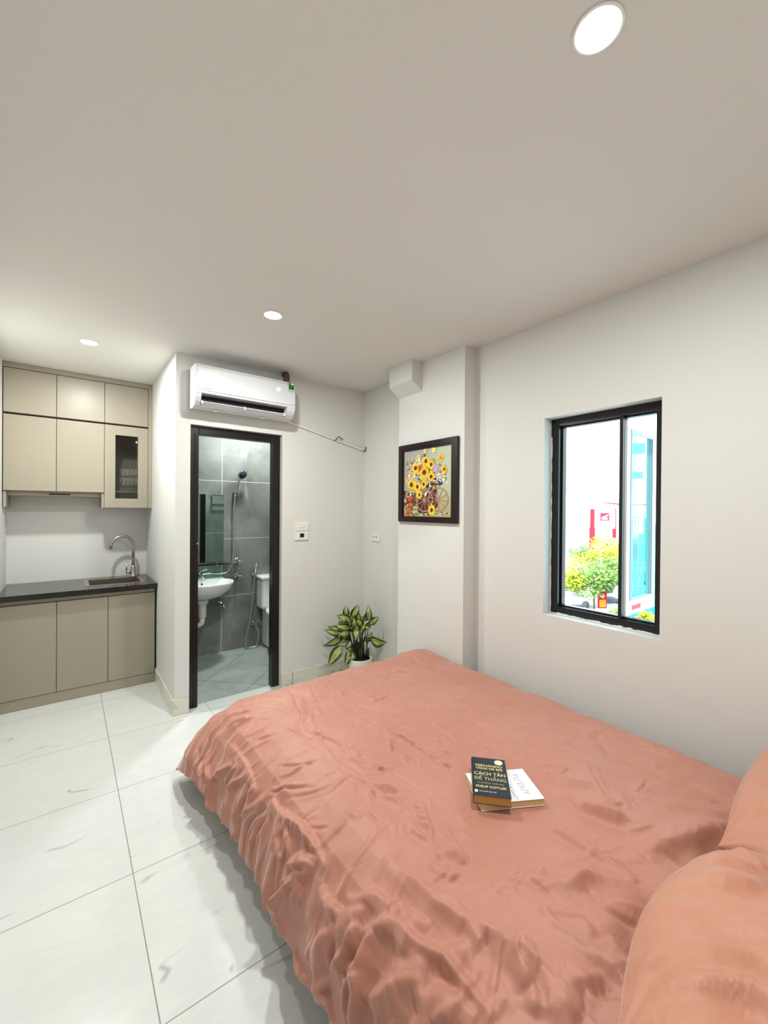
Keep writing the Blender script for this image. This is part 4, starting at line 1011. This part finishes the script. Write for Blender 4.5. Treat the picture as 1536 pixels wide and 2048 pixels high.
# irregular pleats on the hanging sides
ph = rnd_waves(YG, XG * .15, .30, 5, 4, 0, .1)
pl = np.sin(2 * PI * YG / .115 + 1.6 * ph) + .6 * np.sin(2 * PI * YG / .067 + 1.1 * ph + 1)
H += side * (1 - foot) * .0062 * pl * (.6 + .4 * np.sin(YG * 9))
H += foot * (1 - side) * .009 * np.sin(2 * PI * XG / .14 + 1.3 * rnd_waves(XG, YG, .3, 4, 5))
def crease(kind, h, w, line, gain=1.9):
    h = h * gain * (.85 if kind == 'c' else .95)
    Pn = [(a / 1000, b / 1000) for a, b in line]
    S = [v.to_2d() for v in spline([(a, b, 0) for a, b in Pn], 4)]
    Ln = sum((S[k + 1] - S[k]).length for k in range(len(S) - 1)); h *= min(1., .25 + Ln / .16) if kind != 'r' else 1.
    pad = w * 5
    x0, x1 = min(s.x for s in S) - pad, max(s.x for s in S) + pad; y0, y1 = min(s.y for s in S) - pad, max(s.y for s in S) + pad
    i0, i1 = np.searchsorted(DX, [x0, x1]); j0, j1 = np.searchsorted(DY, [y0, y1])
    if i1 <= i0 or j1 <= j0: return
    X, Y = XG[i0:i1, j0:j1], YG[i0:i1, j0:j1]
    best = np.full(X.shape, 9.); sg = np.zeros(X.shape); tt = np.zeros(X.shape)
    n = len(S) - 1
    for k in range(n):
        ax, ay = S[k]; bx, by = S[k + 1]; dx, dy = bx - ax, by - ay; L2 = dx * dx + dy * dy + 1e-12
        tq = np.clip(((X - ax) * dx + (Y - ay) * dy) / L2, 0, 1)
        ex, ey = X - ax - tq * dx, Y - ay - tq * dy; d = np.hypot(ex, ey); m = d < best
        best = np.where(m, d, best); sg = np.where(m, np.sign(dx * ey - dy * ex), sg); tt = np.where(m, (k + tq) / n, tt)
    taper = np.sin(PI * np.clip(tt, .0, 1.)) ** (.9 if kind == 'c' else .6)
    d = best * sg
    if kind == 'r': v = h * np.where(d > 0, np.exp(-(d / (w * .75)) ** 2), np.exp(-(d / (w * 1.6)) ** 2))
    elif kind == 'v': v = -h * np.exp(-(d / (w * 1.2)) ** 2)
    else: v = -1.1 * h * np.exp(-(d / (w * .8)) ** 2) + .9 * h * np.exp(-((d - 1.7 * w) / (w * 1.3)) ** 2) + .5 * h * np.exp(-((d + 1.9 * w) / (w * 1.6)) ** 2)
    H[i0:i1, j0:j1] += v * taper
for f in FOLDS: crease(*f)
g = np.random.RandomState(9)            # long fine tension creases, mostly running down the bed
for q_ in range(300):
    cx, cy = .72 + 1.28 * g.rand(), .25 + 1.9 * g.rand(); a = -1.43 + g.randn() * .22
    if g.rand() < .22: a = -.6 + g.randn() * .3
    L = .03 + .13 * g.rand() ** 1.5; bend = .02 * g.randn()
    p = [(cx + L * s * math.cos(a) - bend * s * s * math.sin(a), cy + L * s * math.sin(a) + bend * s * s * math.cos(a)) for s in (-1, -.5, 0, .5, 1)]
    crease('r' if g.rand() < .6 else 'c', .0009 + .0017 * g.rand(), .005 + .006 * g.rand(), [(q[0] * 1000, q[1] * 1000) for q in p])
for q_ in range(90):                    # and crumples on the open side
    cx, cy = .36 + .42 * g.rand(), .3 + 1.8 * g.rand(); a = PI + g.randn() * .35 - .25 * (cy - 1.2); L = .03 + .09 * g.rand()
    p = [(cx + L * s * math.cos(a), cy + L * s * math.sin(a) + .012 * s * s * g.randn()) for s in (-1, -.5, 0, .5, 1)]
    crease('r', .002 + .003 * g.rand(), .006 + .006 * g.rand(), [(q[0] * 1000, q[1] * 1000) for q in p])
# the spot under the books is pressed flat
bk = np.clip(1.25 - np.maximum(np.abs((XG - 1.185) * .87 - (YG - .85) * .49) / .15, np.abs((XG - 1.185) * .49 + (YG - .85) * .87) / .14), 0, .25) * 4
H *= 1 - .95 * bk
px_, py_, pz_ = ax_ + NR[..., 0] * H, ay_ + NR[..., 1] * H, az_ + NR[..., 2] * H
pz_ = np.where(bk > 0, pz_ * (1 - bk) + .460 * bk, pz_)
sm = np.clip((.37 - YG) / .14, 0, 1); pz_ = pz_ - .05 * sm * sm * (3 - 2 * sm) * (1 - side)
pz_ = np.maximum(pz_, .016); px_ = np.minimum(px_, 2.0385)
nx, ny = XG.shape
V = np.stack([px_, py_, pz_], -1).reshape(-1, 3) - np.array([1.3, 1.1, .03])
ii, jj = np.meshgrid(np.arange(nx - 1), np.arange(ny - 1), indexing='ij'); q = (ii * ny + jj).ravel()
F = np.stack([q, q + ny, q + ny + 1, q + 1], -1)
me = bpy.data.meshes.new('duvet'); me.vertices.add(len(V)); me.vertices.foreach_set('co', V.ravel())
me.loops.add(F.size); me.loops.foreach_set('vertex_index', F.ravel().astype(np.int32)); me.polygons.add(len(F))
me.polygons.foreach_set('loop_start', np.arange(0, F.size, 4, dtype=np.int32)); me.polygons.foreach_set('loop_total', np.full(len(F), 4, dtype=np.int32))
me.update(calc_edges=True); me.validate()
me.polygons.foreach_set('use_smooth', np.ones(len(F), dtype=bool)); me.materials.append(M['duvet'])
o = bpy.data.objects.new('duvet', me); COL.objects.link(o); o.location = (1.3, 1.1, .03)
so_ = o.modifiers.new('thickness', 'SOLIDIFY'); so_.thickness = .007; so_.offset = -1
tag(o, 'wrinkled terracotta duvet spread over the whole bed', 'duvet')

# pillows
def pillow(label, c, hx, hy, ht, seed, tilt, dents, cv=.32):
    n, m = 90, 70
    u = np.linspace(-1, 1, n); v = np.linspace(-1, 1, m); U, Vv = np.meshgrid(u, v, indexing='ij')
    U2, V2 = np.sin(U * PI / 2), np.sin(Vv * PI / 2)
    T = ((1 - np.abs(U2) ** 2.4) * (1 - np.abs(V2) ** 2.4)).clip(0) ** .42
    X = hx * U2 * (1 - .09 * V2 ** 2 + .05 * V2 ** 8); Y = hy * V2 * (1 - cv * U2 ** 2 + .06 * U2 ** 8)
    W = .007 * rnd_waves(X, Y, .16, 8, seed) + .0045 * rnd_waves(X, Y, .06, 8, seed + 1, .5, .9)
    rr = np.hypot(np.abs(U2) - 1, np.abs(V2) - 1); an = np.arctan2(1 - np.abs(V2), 1 - np.abs(U2))
    W += .012 * np.exp(-rr * 2.2) * np.sin(an * 14 + seed)
    for (dx, dy, dr, dh) in dents:
        q = np.hypot(X - dx, Y - dy); aa = np.arctan2(Y - dy, X - dx)
        W -= dh * np.exp(-(q / dr) ** 2); W += .013 * np.exp(-(q / (dr * 2.2)) ** 2) * np.sin(aa * 7 + seed) * np.clip(q / dr, 0, 1)
    top = ht * T + W * T; bot = -ht * .62 * T
    Z = (Y * math.tan(tilt[0]) + X * math.tan(tilt[1]))
    bm = B(); vt = [[bm.verts.new((c[0] + X[i, j], c[1] + Y[i, j], c[2] + top[i, j] + Z[i, j])) for j in range(m)] for i in range(n)]
    vb = [[vt[i][j] if i in (0, n - 1) or j in (0, m - 1) else bm.verts.new((c[0] + X[i, j], c[1] + Y[i, j], c[2] + bot[i, j] + Z[i, j])) for j in range(m)] for i in range(n)]
    for i in range(n - 1):
        for j in range(m - 1):
            f = bm.faces.new([vt[i][j], vt[i + 1][j], vt[i + 1][j + 1], vt[i][j + 1]]); f.smooth = True
            f = bm.faces.new([vb[i][j + 1], vb[i + 1][j + 1], vb[i + 1][j], vb[i][j]]); f.smooth = True
    return tag(obj('pillow', bm, M['pillow']), label, 'pillow')
pillow('terracotta pillow on the open side of the bed, nearest the camera', (1.045, .120, .533), .350, .25, .115, 21, (0., .0), [(.20, .07, .06, .035), (-.12, -.08, .08, .012)])
pillow('terracotta pillow beside the window wall, behind the nearer pillow', (1.728, .105, .545), .332, .25, .125, 31, (-.02, .10), [(-.2, .06, .06, .02)], .12)

# books
t = thing('paperback_book', 'white paperback lying underneath a navy book on the bed', 'book', (1.16, .87, .461), None)
ub, vb_ = Vector((.870, -.493, 0)), Vector((-.493, -.870, 0))       # up the cover, across the cover (reading direction)
def book(t, org, x, y, w, h, z0, z1, cover, paper):
    """org = top left cover corner; x reading direction, y up"""
    def bx(bm, a0, a1, b0, b1, c0, c1):
        tmp = B(); box(tmp, (a0, -b1, c0), (a1, -b0, c1)); merge(bm, tmp, 0, frame_m((org[0], org[1], 0), x, y))
    bm = B(); bx(bm, 0, w, 0, h, z1 - .0012, z1); bx(bm, 0, w, 0, h, z0, z0 + .0012); bx(bm, 0, .0012, 0, h, z0, z1); obj('cover', bm, cover, t)
    bm = B(); bx(bm, .0014, w - .0015, .001, h - .001, z0 + .0013, z1 - .0013); obj('pages', bm, paper, t)
WO = (1.129, .990); book(t, (WO[0] + ub.x * .213, WO[1] + ub.y * .213), vb_, ub, .158, .213, .4625, .4855, M['book_white'], M['paper2'])
bm = B()
def wt(s, fx, fy, size, sx=1.):
    p = Vector((WO[0], WO[1], .4857)) + ub * (.213 * fy) + vb_ * (.158 * fx); text_bm(bm, s, size, frame_m(p, vb_, ub), 0, .0001, 'CENTER', sx)
wt('TƯ DUY', .50, .78, .030); wt('NHANH VÀ CHẬM', .52, .58, .0165); wt('DANIEL KAHNEMAN', .52, .47, .010); obj('title', bm, M['ink'], t)
t = thing('paperback_book', 'navy paperback with gold lettering lying on the white book', 'book', (1.149, .8985, .486))
bx_, by_ = Vector((.6756, -.7373, 0)), Vector((.7373, .6756, 0)); BW, BH = .118, .206
BO = Vector((1.149, .8985, 0)) - bx_ * BW / 2 + by_ * BH / 2
book(t, BO, bx_, by_, BW, BH, .486, .514, M['book_navy'], M['paper'])
bm = B()
def bt(b, s, fx, fy, size, sx=1., al='CENTER', bold=.0):
    p = BO + bx_ * BW * fx - by_ * BH * fy; p.z = .5142; text_bm(b, s, size, frame_m(p, bx_, by_), 0, .0001, al, sx, bold)
bt(bm, 'FERNANDO', .5, .23, .0165, 1.05, bold=.0003); bt(bm, 'TRÍAS DE BES', .5, .31, .0155, 1.0, bold=.0003); bt(bm, 'CÁCH TÂN', .5, .455, .0225, .92, bold=.0003); bt(bm, 'ĐỂ THẮNG', .5, .585, .0225, .92); bt(bm, 'Tư duy đột phá - Chiến thắng', .5, .69, .0068); bt(bm, 'PHILIP KOTLER', .5, .785, .0155, .95, bold=.0003); obj('title', bm, M['gold'], t)
bm = B(); bt(bm, 'NHÀ XUẤT BẢN TRẺ', .16, .90, .0058, 1., 'LEFT'); tmp = B(); box(tmp, (.006, -BH * .93, .5142), (.015, -BH * .875, .5144)); merge(bm, tmp, 0, frame_m((BO.x, BO.y, 0), bx_, by_)); obj('publisher_mark', bm, M['book_white'], t)
bm = B(); tmp = B(); lathe(tmp, [(0, 0), (.0145, 0), (.0145, .0004), (0, .0004)], (BW * .80, -BH * .105, .5142), 28); merge(bm, tmp, 0, frame_m((BO.x, BO.y, 0), bx_, by_)); st = obj('sticker', bm, M['sticker'], t)
bm = B(); bt(bm, 'BEST', .80, .098, .0075); bt(bm, 'SELLER', .80, .125, .005); obj('sticker_print', bm, M['ink'], st)

# ------------------------------------------------------------------ the street outside, seen through the window
FWD, RGT = Vector((.6069, .7948, 0)), Vector((.7948, -.6069, 0))
def so(D, l, z): return FWD * D + RGT * l + Vector((0, 0, z))
SM = Matrix(((RGT.x, FWD.x, 0, 0), (RGT.y, FWD.y, 0, 0), (0, 0, 1, 0), (0, 0, 0, 1)))
GZ = -7.0
def turned(l0, D0):
    """street frame turned about (l0, D0) so that a facade there squares up to the room's window"""
    th = math.atan2(l0, D0); c, s = math.cos(th), math.sin(th)
    r2, f2 = RGT * c - FWD * s, FWD * c + RGT * s; o = so(D0, l0, 0)
    Mx = Matrix(((r2.x, f2.x, 0, o.x), (r2.y, f2.y, 0, o.y), (0, 0, 1, 0), (0, 0, 0, 1)))
    return Mx @ Matrix.Translation((0, -D0, 0)) @ Matrix.Diagonal((c, 1, 1, 1)) @ Matrix.Translation((-l0, 0, 0))
SM0 = SM
def sbox(bm, l0, l1, d0, d1, z0, z1, mi=0, bev=0.):
    tmp = B(); box(tmp, (l0, d0, z0), (l1, d1, z1), 0, bev); merge(bm, tmp, mi, SM)
MO = dict(carglass=mat('pale_car_glass', (150, 160, 166), .2), road=mat('pale_asphalt', (196, 198, 200), .9, vary=(.6, .05)), white=mat('white_facade', (238, 238, 238), .8), grey=mat('grey_facade', (140, 150, 150), .8), pink=mat('pink_roof', (224, 150, 160), .8), cream=mat('cream_facade', (226, 214, 160), .8),
          bark=mat('grey_bark', (120, 112, 98), .9), lamp=mat('galvanised_pole', (206, 210, 212), .5), glass=mat('dark_shop_glass', (120, 140, 142), .2), lightglass=mat('pale_shop_glass', (206, 226, 222), .2), yellow=mat('yellow_banner', (242, 214, 40), .6), orange=mat('orange_panel', (240, 160, 50), .6),
          net=mat('teal_safety_net', (36, 170, 170), .8, vary=(1.2, .3)), net2=mat('pale_teal_steel', (150, 226, 226), .6), slab=mat('blue_grey_concrete', (96, 134, 150), .9), car=mat('white_car_paint', (240, 240, 240), .2), tyre=mat('grey_rubber', (96, 98, 100), .8), grey_car=mat('grey_vehicle_paint', (130, 134, 140), .4),
          l1=tree_mat('yellow_green_foliage', (128, 146, 30), (172, 182, 50), (206, 208, 84)), l2=tree_mat('mid_green_foliage', (92, 130, 56), (130, 164, 80), (164, 192, 104)), l3=tree_mat('blue_green_foliage', (92, 122, 94), (124, 152, 118), (156, 180, 142)))
bm = B(); sbox(bm, -30, 140, 12, 220, GZ - .2, GZ); struct('ground', bm, MO['road'])

SM = turned(37, 70.5)
t = thing('showroom_building', 'white showroom with red pillars and a red winged sign, across the street', 'building', so(74, 40, GZ))
bm = B(); sbox(bm, 33.6, 60, 70.5, 82, GZ, 2.55); obj('facade', bm, MO['white'], t)
bm = B(); sbox(bm, 33.6, 34.0, 70.2, 70.5, GZ, 1.2); sbox(bm, 33.9, 36.0, 70.2, 70.5, -4.6, -4.35); sbox(bm, 33.9, 36.0, 70.2, 70.5, -3.55, -3.4); obj('steel_frame', bm, MO['grey'], t)
bm = B(); sbox(bm, 34.3, 40.6, 70.1, 70.5, 2.35, 2.65); sbox(bm, 36.6, 38.9, 70.0, 70.4, 1.85, 2.4); obj('fascia', bm, MO['grey'], t)
bm = B(); tmp = B(); prism(tmp, [(34.2, 2.65), (36.6, 2.65), (35.4, 3.7), (34.7, 3.5)], 'y', 72, 80); prism(tmp, [(37, 3.1), (41, 2.7), (60, 2.7), (60, 3.9), (41, 3.5)], 'y', 72, 80); merge(bm, tmp, 0, SM); obj('roof', bm, MO['pink'], t)
bm = B(); sbox(bm, 35.0, 35.75, 69.9, 70.5, -1.4, 1.85); sbox(bm, 34.9, 35.85, 69.8, 70.5, -4.3, -1.4); sbox(bm, 34.95, 35.7, 69.8, 70.5, -5.9, -4.3); obj('red_pillar', bm, M['red'], t)
bm = B(); sbox(bm, 39.25, 39.38, 69.9, 70.5, -1.4, 2.0); sbox(bm, 38.8, 39.4, 69.8, 70.5, -2.9, -1.4); obj('red_pillar', bm, M['red'], t)
bm = B(); sbox(bm, 34.3, 34.9, 70.3, 70.6, -3.0, -1.5); obj('window', bm, MO['lightglass'], t)
bm = B(); sbox(bm, 36.2, 38.8, 70.3, 70.6, -5.5, -4.4); obj('window', bm, MO['lightglass'], t)
bm = B(); sbox(bm, 36.75, 38.25, 69.9, 70.45, -.05, 1.2); sg = obj('sign_panel', bm, M['red'], t)
bm = B(); tmp = B(); prism(tmp, [(36.9, .30), (37.0, .12), (37.95, .10), (38.05, .38), (37.55, .42), (37.75, .55), (38.05, .72), (38.12, .98), (37.75, .86), (37.3, .66), (37.05, .55), (36.95, .45)], 'y', 69.82, 69.92); merge(bm, tmp, 0, SM); obj('wing_emblem', bm, MO['white'], sg)
SM = turned(51, 92)
bm = B(); sbox(bm, 49.3, 56, 92, 98, GZ, 4.6); sbox(bm, 51.2, 56, 93, 97, 4.6, 6.2); tag(obj('house', bm, MO['cream']), 'cream house top showing above the showroom roof', 'house')
SM = turned(52, 118)
t = thing('apartment_building', 'white tall building far left beyond the open window', 'building', so(120, 45, GZ))
bm = B(); sbox(bm, 20, 58, 118, 130, GZ, 16); obj('facade', bm, MO['white'], t)
for (l, z) in ((51.2, 7.6), (50.0, 7.6), (51.2, 0.)):
    bm = B(); sbox(bm, l - .5, l + .5, 117.8, 118.1, z - .9, z + .9); obj('window', bm, MO['carglass'], t)
bm = B(); sbox(bm, 40, 56, 117.4, 118, 7.2, 7.5); obj('ledge', bm, MO['grey'], t)

SM = SM0
def leafy(bm, c, r, n, sz, rs, flat=.75):
    """a crown of many small leaf clusters"""
    for _ in range(n):
        a = Vector((rs.gauss(0, 1), rs.gauss(0, 1), rs.gauss(0, 1))).normalized() * (rs.random() ** .35) * r
        a.z *= flat; p = Vector(c) + a
        e = Vector((rs.gauss(0, 1), rs.gauss(0, 1), rs.gauss(0, .6))).normalized(); e2 = e.orthogonal().normalized(); e2 = (e2 + e.cross(e2) * (rs.random() - .5)).normalized()
        s = sz * (.6 + .8 * rs.random())
        vs = [bm.verts.new(p + q) for q in (e * s, e2 * s * .55, -e * s, -e2 * s * .55)]
        bm.faces.new(vs)
def tree(name, label, D, l, r, zc, m, seed, n=700, blobs=5, cat='tree', trunk=True, group=None):
    t = thing(name, label, cat, so(D, l, GZ), group); rs = random.Random(seed)
    bm = B()
    for k in range(blobs):
        c = so(D + (rs.random() - .5) * r, l + (rs.random() - .5) * r * 1.5, zc + (rs.random() - .5) * r * .9)
        leafy(bm, c, r * (.55 + .25 * rs.random()), n // blobs, .17, rs)
    bmesh.ops.recalc_face_normals(bm, faces=bm.faces)
    obj('crown', bm, m, t)
    if trunk:
        bm = B(); tube(bm, [so(D, l, GZ), so(D + .05, l + .03, (GZ + zc) / 2), so(D, l, zc)], [.09, .07, .05], 8)
        for k in range(4): tube(bm, [so(D, l, zc - r * .7), so(D + (rs.random() - .5) * r, l + (rs.random() - .5) * r, zc + r * .2)], [.04, .02], 6)
        obj('trunk', bm, MO['bark'], t)
    else:
        bm = B(); tube(bm, [so(D, l, GZ), so(D, l, zc)], .05, 6); obj('stem', bm, MO['bark'], t)
tree('street_tree', 'yellow-green tree at the left edge of the window view', 37, 16.1, 1.6, -4.85, MO['l1'], 1, 1100)
tree('street_tree', 'thin-trunked green tree in front, left of the red poster', 36, 18.3, 1.75, -4.45, MO['l2'], 2, 1100)
tree('street_tree', 'bright yellow-green tree below the wide red pillar', 47, 24.0, 2.2, -3.9, MO['l1'], 3, 1500)
tree('street_tree', 'tall green tree beside the mullion, under the winged sign', 50, 28.2, 2.6, -3.6, MO['l1'], 4, 1700)
tree('street_tree', 'dull blue-green tree behind, beside the grey frame of the showroom', 56, 26.6, 1.7, -4.6, MO['l3'], 5, 900)
tree('street_tree', 'low spreading green tree above the yellow banner', 43, 23.6, 1.9, -4.9, MO['l2'], 6, 1200)
tree('street_tree', 'leaning green tree just behind the red poster', 40, 20.9, 1.0, -4.9, MO['l2'], 7, 600)
tree('shrub', 'low shrub beside the thin tree trunk', 34, 16.4, .5, -6.7, MO['l2'], 8, 200, 3, 'shrub', False)
tree('shrub', 'flat green shrub in front of the red poster', 33, 18.3, .5, -6.75, MO['l2'], 9, 200, 3, 'shrub', False)
tree('shrub', 'bright yellow-green shrub below the opened sash', 28, 18.05, .75, -5.9, MO['l1'], 10, 400, 3, 'shrub', False)
t = thing('street_lamp', 'slim two-armed street lamp standing among the trees', 'street lamp', so(42, 22, GZ))
bm = B(); tube(bm, [so(42, 22, GZ), so(42, 22, -2.5)], [.07, .05], 8); obj('pole', bm, MO['lamp'], t)
bm = B(); tube(bm, [so(42, 22, -2.5), so(42, 21.6, -2.25), so(42, 21.0, -2.05)], .035, 6); tube(bm, [so(42, 22, -2.6), so(42, 22.5, -2.3), so(42, 23.2, -2.1)], .035, 6); obj('arm', bm, MO['lamp'], t)
t = thing('poster_board', 'red and orange poster board standing by the road', 'sign', so(36.3, 19.1, GZ))
bm = B(); sbox(bm, 18.75, 19.5, 36.2, 36.3, -7.0, -5.55); obj('board', bm, M['red'], t)
bm = B(); sbox(bm, 18.85, 19.4, 36.15, 36.2, -6.9, -6.25); obj('orange_panel', bm, MO['orange'], t)
tmp = B(); lathe(tmp, [(0, 0), (.21, 0), (.21, .04), (0, .04)], (19.12, 36.16, -5.9), 20, axis='y'); bm = B(); merge(bm, tmp, 0, SM); obj('round_emblem', bm, MO['cream'], t)
t = thing('roadside_banner', 'yellow banner with dark marks under the spreading tree', 'banner', so(46, 26, GZ))
bm = B(); sbox(bm, 25.0, 26.4, 46, 46.1, -6.2, -5.6); obj('cloth', bm, MO['yellow'], t)
for l in (25.25, 26.05): bm = B(); sbox(bm, l, l + .15, 45.95, 46, -6.0, -5.8); obj('mark', bm, MO['tyre'], t)
for l in (25.0, 26.32): bm = B(); sbox(bm, l, l + .08, 46.1, 46.2, GZ, -5.6); obj('post', bm, MO['lamp'], t)
def car(label, D, l, m, s=1.):
    t = thing('car', label, 'car', so(D, l, GZ))
    prof = [(-2.1, .3), (-2.1, .75), (-1.6, .9), (-.9, 1.38), (.7, 1.4), (1.5, .95), (2.1, .85), (2.15, .3)]
    bm = B(); tmp = B(); prism(tmp, [(l + a * s, GZ + b * s) for a, b in prof], 'y', D - .8 * s, D + .8 * s, 0, .05); merge(bm, tmp, 0, SM); obj('body', bm, m, t)
    bm = B(); tmp = B(); prism(tmp, [(l + a * s, GZ + b * s) for a, b in ((-1.35, .95), (-.8, 1.3), (.6, 1.32), (1.25, .98))], 'y', D - .83 * s, D - .79 * s); merge(bm, tmp, 0, SM); obj('window', bm, MO['carglass'], t)
    for dx in (-1.35, 1.35):
        bm = B(); tmp = B(); lathe(tmp, [(0, -.1), (.31 * s, -.1), (.31 * s, .1), (0, .1)], (l + dx * s, D - .76 * s, GZ + .32 * s), 16, axis='y'); merge(bm, tmp, 0, SM); obj('wheel', bm, MO['tyre'], t)
car('white car parked at the left edge of the window view', 37, 16.3, MO['car']); car('small grey vehicle on the road behind the red poster', 38.5, 20.95, MO['grey_car'], .42)
# scaffolded building behind the opened sash
SM = turned(20.5, 32.8)
def ss(D, l, z): return SM @ Vector((l, D, z))
t = thing('scaffolded_building', 'unfinished building wrapped in teal safety net and scaffolding', 'building', so(33, 21, GZ))
bm = B(); sbox(bm, 19.6, 27, 33.2, 40, GZ, -.9); sbox(bm, 20.5, 27, 34, 40, -.9, .3); obj('concrete_frame', bm, MO['slab'], t)
bm = B(); rs = random.Random(5)
for a, b, c, dd in ((19.05, 19.62, -2.9, .75), (19.62, 20.55, -6.9, -2.4), (20.55, 21.0, -4.0, .9), (19.05, 19.9, -5.2, -3.1), (21.0, 25, -6.9, -.4), (19.05, 25, -7, -4.3), (20.1, 20.6, -2.4, -.3)):
    bm = B(); sbox(bm, a, b, 32.72 + .06 * rs.random(), 32.82, c, dd); obj('safety_net', bm, MO['net'], t)

for l in (19.05, 19.65, 20.1, 20.55, 21.05, 22, 23): bm = B(); tube(bm, [ss(32.5, l, GZ), ss(32.5, l, 1.1 if l > 19.1 else .9)], .03, 6); obj('scaffold_pole', bm, MO['net2'], t)
for z in (-5.8, -4.4, -3.0, -2.55, -1.05, -.9, .75, 1.0): bm = B(); tube(bm, [ss(32.48, 19.05, z), ss(32.48, 24, z + .02)], .028, 6); obj('scaffold_pole', bm, MO['net2'], t)
for (a, c, b, dd) in ((19.35, -.9, 20.3, .75), (19.1, -.2, 20.0, .75), (19.75, -4.2, 20.1, -2.6), (20.15, -4.2, 20.5, -2.6), (20.6, -2.6, 20.9, -4.2), (19.2, -4.4, 19.5, -3.0), (19.5, -5.8, 19.75, -4.4), (20.2, -5.6, 20.7, -4.5)): bm = B(); tube(bm, [ss(32.46, a, c), ss(32.46, b, dd)], .028, 6); obj('scaffold_pole', bm, MO['net2'], t)

for l, h in ((20.0, 2.0), (20.55, 2.1), (20.75, 2.1)): bm = B(); tube(bm, [ss(33, l, .9), ss(33, l, h)], .02, 6); obj('rebar', bm, MO['grey'], t)
SM = SM0
t = thing('tower_crane', 'teal lattice crane mast rising above the scaffolded building', 'crane', so(60, 36, GZ))
bm = B(); l0, l1, d0, d1 = 35.6, 36.3, 60, 60.7
for l in (l0, l1):
    for dd in (d0, d1): bm = B(); tube(bm, [so(dd, l, GZ), so(dd, l, 14)], .05, 6); obj('mast_leg', bm, MO['net2'], t)
bm = B(); z = -2.
k = 0
while z < 13.4:
    a, b = (l0, l1) if k % 2 else (l1, l0); tube(bm, [so(d0, a, z), so(d0, b, z + 1.1)], .035, 5); tube(bm, [so(d0, l0, z), so(d0, l1, z)], .03, 5); z += 1.1; k += 1
obj('lattice', bm, MO['grey'], t)
for a in ((37.4, 9.9, 11.3), (37.2, 6.3, 7.2)): bm = B(); sbox(bm, 35.3, a[0], 59.7, 61, a[1], a[2]); obj('platform_net', bm, MO['net'], t)

# ------------------------------------------------------------------ light
def area(name, loc, size, power, col, shape='DISK', rot=(0, 0, 0), spread=PI):
    l = bpy.data.lights.new(name, 'AREA'); l.shape = shape; l.size = size; l.energy = power; l.color = col; l.spread = spread
    o = bpy.data.objects.new(name, l); COL.objects.link(o); o.location = loc; o.rotation_euler = rot; return o
PW = 24.
for x, y, k in ((.933, .453, 1.), (.899, 2.2, 1.), (.11, 3.297, 1.)):
    area('downlight_lamp', (x, y, C - .0065), .10, PW * k, (.985, 1., .955))
area('bathroom_lamp', (1.45, 3.92, C - .012), .16, 30., (.90, 1., .97))
bm = B(); lathe(bm, [(0, C - .010), (.085, C - .010), (.095, C - .004), (.095, C - .0005), (0, C - .0005)], (1.45, 3.92, 0), 28); tag(obj('bathroom_light', bm, M['lens']), 'round white ceiling light inside the bathroom', 'ceiling light')
s = bpy.data.lights.new('sun', 'SUN'); s.energy = 4.5; s.angle = .2; s.color = (1, .98, .94); o = bpy.data.objects.new('sun', s); COL.objects.link(o)
o.rotation_euler = Vector((.75, .35, -.85)).to_track_quat('-Z', 'Y').to_euler()
wd = bpy.data.worlds.new('sky'); sc.world = wd; wd.use_nodes = True
bg = wd.node_tree.nodes['Background']; bg.inputs[0].default_value = (.76, .90, 1., 1); bg.inputs[1].default_value = 4.4

vs = sc.view_settings; vs.view_transform = 'Standard'; vs.look = 'None'; vs.gamma = 1; vs.exposure = 0.; vs.use_curve_mapping = False
sc.cycles.max_bounces = 10; sc.cycles.diffuse_bounces = 6; sc.cycles.glossy_bounces = 4; sc.cycles.transparent_max_bounces = 12
sc.cycles.sample_clamp_indirect = 6.; sc.cycles.caustics_reflective = False; sc.cycles.caustics_refractive = False
sc.cycles.use_denoising = True
